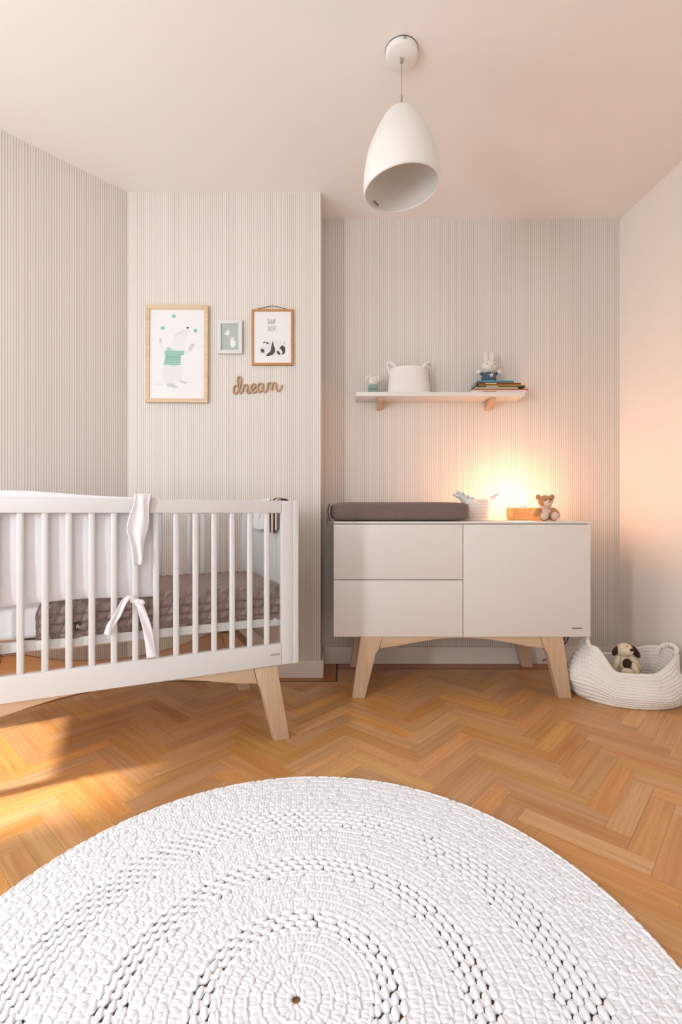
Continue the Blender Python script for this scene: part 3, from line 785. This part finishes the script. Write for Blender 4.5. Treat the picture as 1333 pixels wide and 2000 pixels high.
# dog in the floor basket
dg_ = P(1221, 1300, 2.40)
dog = thing('plush_dog', 'cream plush dog with dark brown ears lying in the floor basket', 'soft toy', (dg_.x, 2.40, .1), 0)
dog.scale = (1.12, 1.12, 1.12)
def de(n, c, r, m, rot=None, par=dog): return B().ell(c, r, rot, 3).out(n, m, par)
de('body', (.004, .010, .050), (.034, .030, .048), M['plcream'], R('Y', -6))
h = de('head', (-.004, -.006, .112), (.034, .032, .030), M['plcream'], R('X', -20))
de('muzzle', (-.001, -.030, .112), (.021, .016, .019), M['plcream'], par=h)
de('nose', (.005, -.045, .122), (.0095, .006, .0065), M['pldark'], par=h)
de('ear', (-.041, -.002, .106), (.013, .010, .024), M['pldark'], R('Y', 32), par=h)
de('ear', (.045, -.002, .102), (.014, .010, .034), M['pldark'], R('Y', -38), par=h)
for sg in (-1, 1): de('eye', (sg*.012+.002, -.0335, .134), (.0028, .0028, .0028), M['eye'], par=h)
de('belly_patch', (.0, -.018, .055), (.020, .012, .022), M['pldark'])
de('arm', (-.040, -.004, .052), (.013, .014, .040), M['plcream'], R('Y', 22))
de('arm', (.046, -.004, .050), (.013, .014, .044), M['plcream'], R('Y', -36))
de('leg', (-.008, -.034, .024), (.027, .018, .015), M['plcream'], R('Y', 6))
de('leg', (.030, -.030, .030), (.013, .018, .034), M['plcream'], R('Y', -20))

# ------------------------------------------------------------------ big slouching basket on the floor
FX, FY = 1.425, 2.405
fb = thing('floor_basket', 'large slouching white crocheted basket on the floor beside the dresser', 'basket', (FX, FY, 0))
AX, AY = .276, .212
def rimh(a):
    c = math.cos(a); f = max(0, -math.sin(a))
    ss = lambda x, a_, b_: (lambda t_: t_*t_*(3-2*t_))(min(1, max(0, (x-a_)/(b_-a_))))
    L_ = ss(-c, .50, .93); R_ = ss(c, .15, .95)
    return .155+.100*L_+.066*R_-.006*f
def fbs(u, v):
    a = 2*PI*u; c, s_ = math.cos(a), math.sin(a); Hh = rimh(a)
    if v < .6:
        q = v/.6; z = q*Hh
        rr_ = .90+.14*math.sin(min(1, q*1.9)*PI/2)-.20*max(0, q-.35)/.65
        if c < -.6: rr_ -= (.10*max(0, q-.55)/.45)*((-c-.6)/.4)-.03*math.sin(q*PI)*((-c-.6)/.4)
        st = 1
    elif v < .63: q = (v-.6)/.03; z = Hh+.003*math.sin(q*PI); rr_ = .84-.05*q-((.10)*((-c-.6)/.4) if c < -.6 else 0); st = 0
    elif v < .93: q = (v-.63)/.30; z = Hh*(1-q)+.012*q; rr_ = .79+.06*math.sin(q*PI)-((.10)*(1-q)*((-c-.6)/.4) if c < -.6 else 0); st = -1
    else: q = (v-.93)/.07; z = .012; rr_ = .79*(1-q); st = -1
    rows = 13; rf = z/Hh*rows if Hh else 0; cols = 66
    d = .0068*abs(math.sin(PI*rf))**.75*(.5+.5*abs(math.sin(cols*a/2+PI/2*(math.floor(rf) % 2)))**.8) if st >= 0 else .003*abs(math.sin(PI*rf))
    fold = .010*math.sin(4*a+.8)*math.sin(min(1, z/Hh)*PI)+.006*math.sin(9*a+z*30)*math.sin(min(1, z/Hh)*PI)
    rx = AX*rr_+(d if st >= 0 else -d)+fold; ry = AY*rr_+(d if st >= 0 else -d)+fold
    # right end dents in under its handle
    if c > .75: rx -= .05*((c-.75)/.25)*math.sin(min(1, z/Hh)*PI)
    if rx < 0: rx = 0
    if ry < 0: ry = 0
    yy = ry*s_; xx = rx*c
    if s_ < 0: yy += .03*min(1, z/.16)**2*(-s_)         # front wall leans in
    return (xx, yy, z)
grid('crocheted_wall', fbs, 592, 200, M['yarn'], fb, closeu=True)
B().ell((0, 0, .008), (AX*.9, AY*.9, .008)).out('base', M['yarn'], fb)
B().ell((-.232, -.005, .035), (.045, .10, .034)).out('slumped_fold', M['yarn'], fb)
for sg, hh, xo in ((-1, .252, -.205), (1, .222, .213)):
    pts = spline([(xo-.005*sg, -.042, hh-.012), (xo+.008*sg, -.038, hh+.012), (xo+.0*sg, -.012, hh+.028), (xo-.012*sg, .02, hh+.020), (xo-.028*sg, .045, hh-.005), (xo-.030*sg, .05, hh-.03)], 10)
    B().tube(pts, [.0105*(1+.14*math.sin(i*1.5)) for i in range(len(pts))], 10).out('handle', M['yarn'], fb)
cu = tag(B().ell((FX-.01, FY+.005, .062), (.175, .115, .045)).out('cushion', M['plcream']), 'cream cushion inside the floor basket under the plush dog', 'cushion')

# ------------------------------------------------------------------ wall shelf
ZH = 1.570; YH0 = 2.752; XH0, XH1 = P(696, 0, YH0).x, P(1026, 0, YH0).x
sh = thing('wall_shelf', 'white wall shelf on two wooden brackets above the dresser', 'shelf', ((XH0+XH1)/2, YB, ZH))
hx = lambda x: x-(XH0+XH1)/2
B().span((XH0-(XH0+XH1)/2, YH0-YB, 0), (XH1-(XH0+XH1)/2, -.0005, .023), .0015).out('board', M['white'], sh)
for px in (744, 963):
    x = hx(P(px, 0, 2.80).x)
    B().prism([(-.0005, -.0005), (-.120, -.0005), (-.120, -.014), (-.0005, -.052)], x-.016, x+.016, .002, 'YZ').out('bracket', M['brackw'], sh)
ZHT = ZH+.023
# little rabbit in green
q_ = P(729, 765, 2.80)
rb_ = thing('small_plush_rabbit', 'tiny white rabbit toy in a green outfit at the left shelf end', 'soft toy', (q_.x, 2.81, ZHT))
bd = B().box((0, 0, .026), (.058, .040, .052), None, .012, 4).out('body', M['plgreen'], rb_)
B().box((0, -.0205, .026), (.046, .002, .003)).out('seam', M['plblue'], bd)
B().ell((0, 0, .053), (.026, .018, .006)).out('collar', M['plcol'], rb_)
h = B().ell((.004, -.002, .079), (.029, .024, .026)).out('head', M['plw'], rb_)
for sg in (-1, 1): B().ell((.004+sg*.009, -.0245, .081), (.002, .002, .002), None, 2).out('eye', M['eye'], h)
B().ell((.004, -.0262, .074), (.003, .002, .002), None, 2).out('nose', M['dark'], h)
B().tube(spline([(-.008, 0, .098), (-.024, -.004, .102), (-.036, -.008, .092), (-.040, -.010, .078)], 6), [.005]*4+[.008]*10+[.006]*5, 8).out('ear', M['plw'], h)
B().tube(spline([(.012, 0, .100), (.026, -.002, .102), (.033, -.006, .088), (.034, -.006, .072)], 6), [.005]*4+[.007]*10+[.005]*5, 8).out('ear', M['plw'], h)
# shelf basket
q_ = P(799, 765, 2.82)
basket('crocheted_basket', 'white crocheted basket with ear-like handles on the wall shelf', q_.x, 2.826, ZHT, .124, .116, .104, .156, False, par_cols=52, rows=10, ysc=.52)
b2 = [o for o in C.objects if o.name.startswith('crocheted_basket')][-1]
b2o = sorted([o for o in C.objects if o.name.startswith('crocheted_basket')], key=lambda o: -o.location.z)[0]
for sg in (-1, 1):
    for_ = spline([(sg*.074, -.03, .146), (sg*.092, -.032, .170), (sg*.116, -.020, .182), (sg*.121, .004, .174), (sg*.113, .014, .150), (sg*.106, .008, .122)], 8)
    B().tube(for_, [.0085*(1+.14*math.sin(i*1.6)) for i in range(len(for_))], 10).out('handle', M['yarn'], b2o)
# books: each is cover boards + page block; sizes read from the photograph
BK = [  # thickness, left px, right px, colour, page colour, name of look, depth back..front
    (.0150, 922, 1029, (232, 226, 216), 'thick cream picture book lowest in the stack on the wall shelf'),
    (.0065, 926, 1032, (216, 64, 44), 'thin red picture book directly on the thick cream one'),
    (.0090, 930, 1013, (196, 186, 150), 'beige book directly on the thin red one'),
    (.0090, 931, 1027, (22, 92, 62), 'dark green book with a wide cover under the yellow one'),
    (.0050, 936, 1027, (240, 176, 40), 'thin yellow book lying on the dark green one'),
    (.0095, 931, 1018, (132, 40, 24), 'dark red book between the yellow and the olive ones'),
    (.0050, 932, 1006, (104, 146, 52), 'thin olive green book under the bright blue one'),
    (.0080, 932, 1004, (62, 142, 190), 'bright blue book on top of the stack under the rabbit')]
z = ZHT
for i, (th, p0, p1, c, lab) in enumerate(BK):
    yf, yb = 2.77, 2.77+.115
    if i in (5, 7): yf -= .004
    x0, x1 = P(p0, 0, yf).x, P(p1, 0, yf).x
    bk = thing('book', lab, 'book', ((x0+x1)/2, (yf+yb)/2, z+.0001), math.radians((0, .6, -.8, .9, -.5, .7, -1, .4)[i]), 'stacked books on the wall shelf')
    hwx, hdy = (x1-x0)/2, (yb-yf)/2
    m = flat('cover_%d' % i, *c)
    b = B().span((-hwx, -hdy, 0), (hwx, hdy, .0012)).span((-hwx, -hdy, th-.0012), (hwx, hdy, th)).span((-hwx, -hdy, .0012), (hwx, -hdy+.0015, th-.0012))
    b.out('cover', m, bk)
    B().span((-hwx+.002, -hdy+.0018, .0013), (hwx-.002, hdy-.002, th-.0013)).out('pages', M['papr'], bk)
    if i in (0, 2, 3, 5, 7):
        mm = {0: 'frame2', 2: 'mint2', 3: 'papr', 5: 'papr', 7: 'mint2'}[i]
        B().box((-hwx*.35, -hdy-.0002, th/2), (hwx*.5, .0006, th*.34)).out('spine_print', M[mm], bk)
    z += th+.0002
# generic plush rabbit in blue on the books
q_ = P(956, 724, 2.82)
pr = thing('plush_rabbit', 'white plush rabbit in a blue star sweater sitting on the books', 'soft toy', (q_.x, 2.83, z))
bd = B().lathe([(0, .0), (.034, .0), (.043, .006), (.044, .022), (.038, .044), (.030, .058), (.018, .064), (0, .065)], 32).out('sweater', M['plblue'], pr)
pts = [(.004+.016*(1 if k_ % 2 == 0 else .42)*math.sin(k_*PI/5), .037+.016*(1 if k_ % 2 == 0 else .42)*math.cos(k_*PI/5)) for k_ in range(10)]
B().prism(pts, -.0455, -.036).out('star', M['plpink'], bd)
B().ell((0, 0, .066), (.026, .020, .006)).out('collar', M['plw'], pr)
h = B().ell((.002, -.004, .098), (.046, .036, .036)).out('head', M['plw'], pr)
B().ell((.004, -.036, .090), (.014, .009, .010)).out('muzzle', M['plw'], h)
for sg in (-1, 1):
    B().ell((sg*.017+.002, -.002, .152), (.0155, .009, .034), R('Y', sg*4)).out('ear', M['plw'], h)
    B().ell((sg*.022+.002, -.0355, .103), (.0032, .002, .0042), None, 2).out('eye', M['eye'], h)
    s2 = B().ell((sg*.040, -.006, .054), (.019, .011, .010), R('Y', sg*-25)).out('sleeve', M['plblue'], pr)
    B().ell((sg*.060, -.010, .064), (.014, .012, .014)).out('paw', M['plw'], s2)
B().ell((.005, -.0445, .094), (.0042, .0025, .003), None, 2).out('nose', M['pink'], h)
B().tube(spline([(-.002, -.0435, .088), (.005, -.0455, .086), (.012, -.0435, .088)], 4), .0008, 6).out('mouth', M['dark'], h)

# ------------------------------------------------------------------ pictures on the chimney breast
WP = lambda px, py: ((px-CX)/F*YC, EYE-(py-HY)/F*YC)
def picture(name, label, x0, y0, x1, y1, fw, depth, mf, mp, tilt=0, lab2=None):
    a, b = WP(x0, y1), WP(x1, y0); cx_, cz_ = (a[0]+b[0])/2, (a[1]+b[1])/2
    t = thing(name, label, 'picture', (cx_, YC-.001, cz_)); t.rotation_euler = (0, math.radians(tilt), 0)
    w_, h_ = (b[0]-a[0])/2, (b[1]-a[1])/2; f = fw/354.5
    fr = B()
    for s_ in (-1, 1):
        fr.prism([(-w_, s_*h_), (w_, s_*h_), (w_-f, s_*(h_-f)), (-w_+f, s_*(h_-f))], -depth, 0, .0012)
        fr.prism([(s_*w_, h_), (s_*w_, -h_), (s_*(w_-f), -h_+f), (s_*(w_-f), h_-f)], -depth, 0, .0012)
    fr.out('frame', mf, t)
    pr_ = B().span((-w_+f*.8, -depth*.62, -h_+f*.8), (w_-f*.8, -depth*.3, h_-f*.8)).out('print', mp, t)
    B().span((-w_+f*.9, -depth*.80, -h_+f*.9), (w_-f*.9, -depth*.80+.0008, h_-f*.9)).out('glazing', M['glass'], t)
    def draw(nm, pts, m, lay=0):
        pts = [(WP(*p)[0]-cx_, WP(*p)[1]-cz_) for p in pts]
        y = -depth*.62-.0002-.00025*lay
        tris = tessellate_polygon([[Vector((p[0], p[1], 0)) for p in pts]]); fs = []
        for a_, b_, c_ in tris:
            ar = (pts[b_][0]-pts[a_][0])*(pts[c_][1]-pts[a_][1])-(pts[b_][1]-pts[a_][1])*(pts[c_][0]-pts[a_][0])
            fs.append((a_, b_, c_) if ar > 0 else (a_, c_, b_))        # all facing the room
        me = bpy.data.meshes.new(nm); me.from_pydata([(p[0], y, p[1]) for p in pts], [], fs); return link(nm, me, m, pr_)
    def ellp(nm, c, rx, ry, m, lay=0, rot=0, n=24):
        return draw(nm, [(c[0]+rx*math.cos(i*2*PI/n)*math.cos(rot)-ry*math.sin(i*2*PI/n)*math.sin(rot), c[1]+rx*math.cos(i*2*PI/n)*math.sin(rot)+ry*math.sin(i*2*PI/n)*math.cos(rot)) for i in range(n)], m, lay)
    return t, pr_, draw, ellp, (cx_, cz_), (-depth*.62)
def zz(ox, oy, s): return lambda pts: [(ox+x/s, oy+y/s) for x, y in pts]
def sm2(pts, n=2):          # corner cutting, never overshoots
    for _ in range(n):
        q = []
        for i, a in enumerate(pts):
            b = pts[(i+1) % len(pts)]; q += [(a[0]*.75+b[0]*.25, a[1]*.75+b[1]*.25), (a[0]*.25+b[0]*.75, a[1]*.25+b[1]*.75)]
        pts = q
    return pts
t, pr_, draw, ellp, cc_, yy_ = picture('framed_bear_print', 'tall pale wood framed print of a bear in a mint sweater juggling', 287, 599, 408, 787.5, 7.6, .022, M['frame1'], M['papr'], .35)
Z3 = zz(280, 590, 9.52)
draw('drawn_body', Z3(sm2([(400, 1190), (368, 1300), (382, 1420), (425, 1510), (450, 1590), (560, 1605), (650, 1590), (600, 1540), (650, 1512), (780, 1525), (835, 1500), (735, 1455), (745, 1300), (712, 1190)])), M['bear1'])
draw('drawn_head', Z3(sm2([(530, 870), (550, 760), (600, 655), (700, 592), (800, 532), (835, 485), (868, 505), (880, 560), (850, 625), (815, 700), (800, 800), (800, 915), (560, 910)])), M['bear1'])
draw('drawn_arm', Z3(sm2([(775, 925), (830, 900), (880, 840), (915, 785), (965, 815), (930, 880), (885, 960), (830, 1000), (775, 1000)])), M['bear1'])
draw('drawn_arm', Z3(sm2([(400, 985), (345, 890), (312, 790), (318, 700), (350, 688), (368, 710), (372, 790), (405, 860), (440, 900)])), M['bear1'])
for pts in ([(850, 880), (915, 785), (965, 815), (925, 880), (885, 935)], [(312, 760), (318, 700), (350, 688), (368, 710), (368, 770)], [(470, 1530), (560, 1520), (650, 1585), (560, 1605), (460, 1585)], [(700, 1470), (760, 1475), (835, 1502), (780, 1527), (705, 1505)]):
    draw('drawn_paw', Z3(sm2(pts)), M['bear2'], 1)
draw('drawn_sweater', Z3([(460, 862), (505, 850), (560, 905), (660, 922), (780, 912), (775, 1000), (720, 1015), (712, 1190), (560, 1195), (390, 1178), (430, 1040), (410, 970)]), M['mint2'], 1)
for i, y in enumerate((945, 985, 1020, 1050, 1080, 1110, 1140, 1172)):
    xa = 420 if y < 1000 else 430-(y-1030)*.22; xb = 770 if y < 1000 else 710
    draw('sweater_stripe', Z3([(xa, y-7), (xb, y-7), (xb, y+7), (xa, y+7)]), M['mint3'], 2)
draw('drawn_brow', Z3([(598, 650), (650, 600), (720, 565), (795, 530), (790, 548), (715, 588), (660, 615), (612, 658)]), M['bear2'], 1)
ellp('drawn_nose', Z3([(838, 496)])[0], 2.5, 1.7, M['panda'], 2, .3)
for c in ((580, 283), (378, 505), (982, 548)): ellp('mint_ball', Z3([c])[0], 3.9, 3.5, M['mint'], 1)
for c in ((590, 1608), (625, 1595), (655, 1588), (795, 1525), (825, 1503), (930, 795), (960, 820)): ellp('drawn_claw', Z3([c])[0], 1.2, .6, M['ink'], 2)
ellp('drawn_shadow', Z3([(330, 1545)])[0], 9, 2.4, M['bear1'], 0)

t, pr_, draw, ellp, cc_, yy_ = picture('small_rabbit_picture', 'small white framed sage picture with rabbit and bird between two larger frames', 426.5, 627.5, 474.5, 692.5, 7, .020, M['white2'], M['sage'])
draw('bird', [(439, 653), (443, 651), (446, 646), (450, 649), (449, 655), (445, 657)], M['papr'])
draw('rabbit', [(451, 668), (453, 664), (453, 660), (454.5, 660), (455.5, 664), (457, 659), (459, 659), (458.5, 665), (461, 668), (462, 673), (459, 679), (454, 681), (451, 675)], M['papr'])
draw('scarf', [(456.5, 665), (459, 663.5), (458.5, 667)], M['pink'], 1)

t, pr_, draw, ellp, cc_, yy_ = picture('framed_panda_print', 'amber wood framed panda print with Dutch text hung from a black cord', 492.5, 605.8, 573.5, 714.5, 4.3, .014, M['frame2'], M['papr'])
Z4 = zz(480, 590, 12.12)
draw('panda_body', Z4(sm2([(305, 1190), (335, 1080), (425, 1000), (560, 945), (700, 915), (830, 912), (900, 965), (958, 1080), (945, 1235), (860, 1275), (650, 1285), (480, 1290), (360, 1270)])), M['bear1'])
for nm, pts in (('panda_arm', [(650, 930), (675, 1040), (705, 1130), (695, 1215), (640, 1265), (560, 1292), (485, 1290), (525, 1235), (595, 1180), (612, 1080)]),
                ('panda_eye_patch', [(380, 1110), (455, 1140), (450, 1210), (385, 1210), (362, 1160)]),
                ('panda_leg', [(810, 1110), (840, 1060), (890, 1042), (945, 1090), (945, 1190), (915, 1245), (850, 1262), (882, 1205), (860, 1150)]),
                ('panda_leg', [(735, 1170), (790, 1175), (825, 1220), (825, 1270), (780, 1258), (748, 1212)]),
                ('panda_ear', [(415, 985), (440, 952), (480, 952), (470, 975), (425, 992)]),
                ('panda_ear', [(490, 965), (530, 962), (570, 1005), (530, 1015), (495, 990)]),
                ('panda_ear', [(910, 970), (930, 965), (945, 1010), (930, 1000)])):
    draw(nm, Z4(pts), M['panda'], 1)
for s_, cy_, w_ in (('SLAAP', 480, .40), ('ZACHT', 655, .36)):
    q_ = Z4([(622 if cy_ == 480 else 628, cy_)])[0]; a = WP(*q_)
    text('print_text', s_, .040, M['ink'], pr_, (a[0]-cc_[0], yy_-.0006, a[1]-cc_[1]), sx=w_, ext=.0002, off=-.0005)
cpts = [WP(501, 605.6), WP(522, 600.5), WP(533, 598.2), WP(544, 600.5), WP(562, 605.6)]
B().tube([(p[0]-cc_[0], -.007, p[1]-cc_[1]) for p in cpts], .0016, 8).out('hanging_cord', M['dark'], t)
B().ell((0.0, -.003, cpts[2][1]-cc_[1]+.0), (.003, .003, .003), None, 2).out('nail', M['steel'], t)

# word in looped wooden script
Z2 = zz(440, 720, 10.25)
pts = [(248, 352), (205, 345), (172, 400), (170, 475), (205, 508), (248, 470), (266, 385), (250, 270), (258, 190), (298, 165), (322, 205), (318, 300), (285, 400), (280, 468), (312, 498), (350, 450), (368, 380), (390, 330), (440, 335), (452, 380), (440, 470), (470, 497), (520, 450), (585, 400), (608, 345), (575, 308), (535, 345), (522, 430), (550, 482), (600, 478), (640, 430), (655, 350), (700, 300), (745, 310), (700, 298), (655, 360), (655, 440), (690, 478), (732, 430), (755, 315), (758, 430), (792, 475), (832, 440), (848, 370), (850, 300), (848, 440), (858, 330), (900, 290), (940, 310), (936, 440), (944, 330), (990, 288), (1022, 320), (1028, 410), (1060, 460), (1105, 430), (1130, 375), (1138, 330)]
wpts = [WP(*p) for p in Z2(pts)]
c0 = WP(503, 754)
dw = thing('wooden_word', 'wooden script word dream fixed on the striped wall below the pictures', 'wall decoration', (c0[0], YC, c0[1]))
B().tube(spline([(p[0]-c0[0], -.0075, p[1]-c0[1]) for p in wpts], 5), .0046, 8, flatten=1).out('lettering', M['word'], dw)

# ------------------------------------------------------------------ pendant lamp
PXw, PYw = P(785, 0, 1.85).x, 1.85
pd = thing('pendant_lamp', 'white egg-shaped pendant lamp hanging from the ceiling', 'lamp', (PXw, PYw, H))
B().lathe([(0, -.028), (.054, -.028), (.0605, -.024), (.062, -.018), (.062, 0), (0, 0)], 64).out('canopy', M['shade'], pd)
B().lathe([(.0622, -.003), (.0632, -.003), (.0632, -.001), (.0622, -.001)], 64).out('canopy_rim', M['dark'], pd)
B().box((.004, -.0628, -.010), (.012, .003, .008)).out('canopy_clip', M['steel'], pd)
B().lathe([(0, -.044), (.006, -.044), (.0065, -.0285), (0, -.0285)], 20).out('cord_grip', M['steel'], pd)
ztop = EYE+(HY-213)/F*1.85-H; zbot = EYE+(HY-372)/F*1.85-H
B().tube([(0, 0, -.044), (0, 0, ztop+.045)], .0013, 8).out('cable', M['steel'], pd)
B().tube([(0, 0, ztop+.05), (0, 0, ztop-.002)], [.0035, .0048], 12).out('cable_sleeve', M['steel'], pd)
prof = []
hS = .308
for i in range(49):
    s_ = i/48
    z_ = -(s_**1.3)*hS
    prof.append((float(np.interp(-z_, [0, .0015, .006, .016, .033, .052, .0725, .112, .14, .17, .20, .229, .255, .275, .292, .308], [0, .019, .034, .050, .0660, .0775, .0885, .1075, .1195, .1300, .1375, .1425, .1455, .1465, .1455, .1420])), z_))
def shade(off, nm, m, par):
    n = 96; vs = []; fs = []
    for j, (r_, z_) in enumerate(prof):
        for i in range(n):
            a = 2*PI*i/n; rr_ = max(r_-off, 0.0005)
            x, y = rr_*math.cos(a), rr_*math.sin(a)
            # slanted opening: lower at left and back, higher on the right
            s_ = -z_/hS; z2 = z_-(off if j < 3 else 0)+s_**3*.020*(x/.147)
            vs.append((x, y, ztop+z2))
    for j in range(len(prof)-1):
        for i in range(n):
            a = j*n+i; b = j*n+(i+1) % n; fs.append((a, b, b+n, a+n))
    return vs, fs, n
v1, f1, n = shade(0, '', None, None); v2, f2, _ = shade(.004, '', None, None)
K = len(v1); rim = [((len(prof)-1)*n+i, (len(prof)-1)*n+(i+1) % n, K+(len(prof)-1)*n+(i+1) % n, K+(len(prof)-1)*n+i) for i in range(n)]
me = bpy.data.meshes.new('shade'); me.from_pydata(v1+v2, [], f1+[(d, c, b, a) for a, b, c, d in [tuple(x+K for x in f) for f in f2]]+rim)
me.polygons.foreach_set('use_smooth', [True]*len(me.polygons)); bm = bmesh.new(); bm.from_mesh(me); bmesh.ops.recalc_face_normals(bm, faces=bm.faces); bm.to_mesh(me); bm.free()
shd = link('shade', me, M['shade'], pd)
zb_ = ztop-hS
B().box((-.090, .100, zb_+.012), (.028, .0016, .006), R('Z', 43) @ R('Y', 12)).out('logo_mark', M['grey'], shd)
B().lathe([(0, ztop-.006), (.02, ztop-.006), (.02, ztop-.06), (.014, ztop-.065), (0, ztop-.065)], 24).out('lamp_holder', M['shadein'], pd)
print('done objects', len(C.objects))
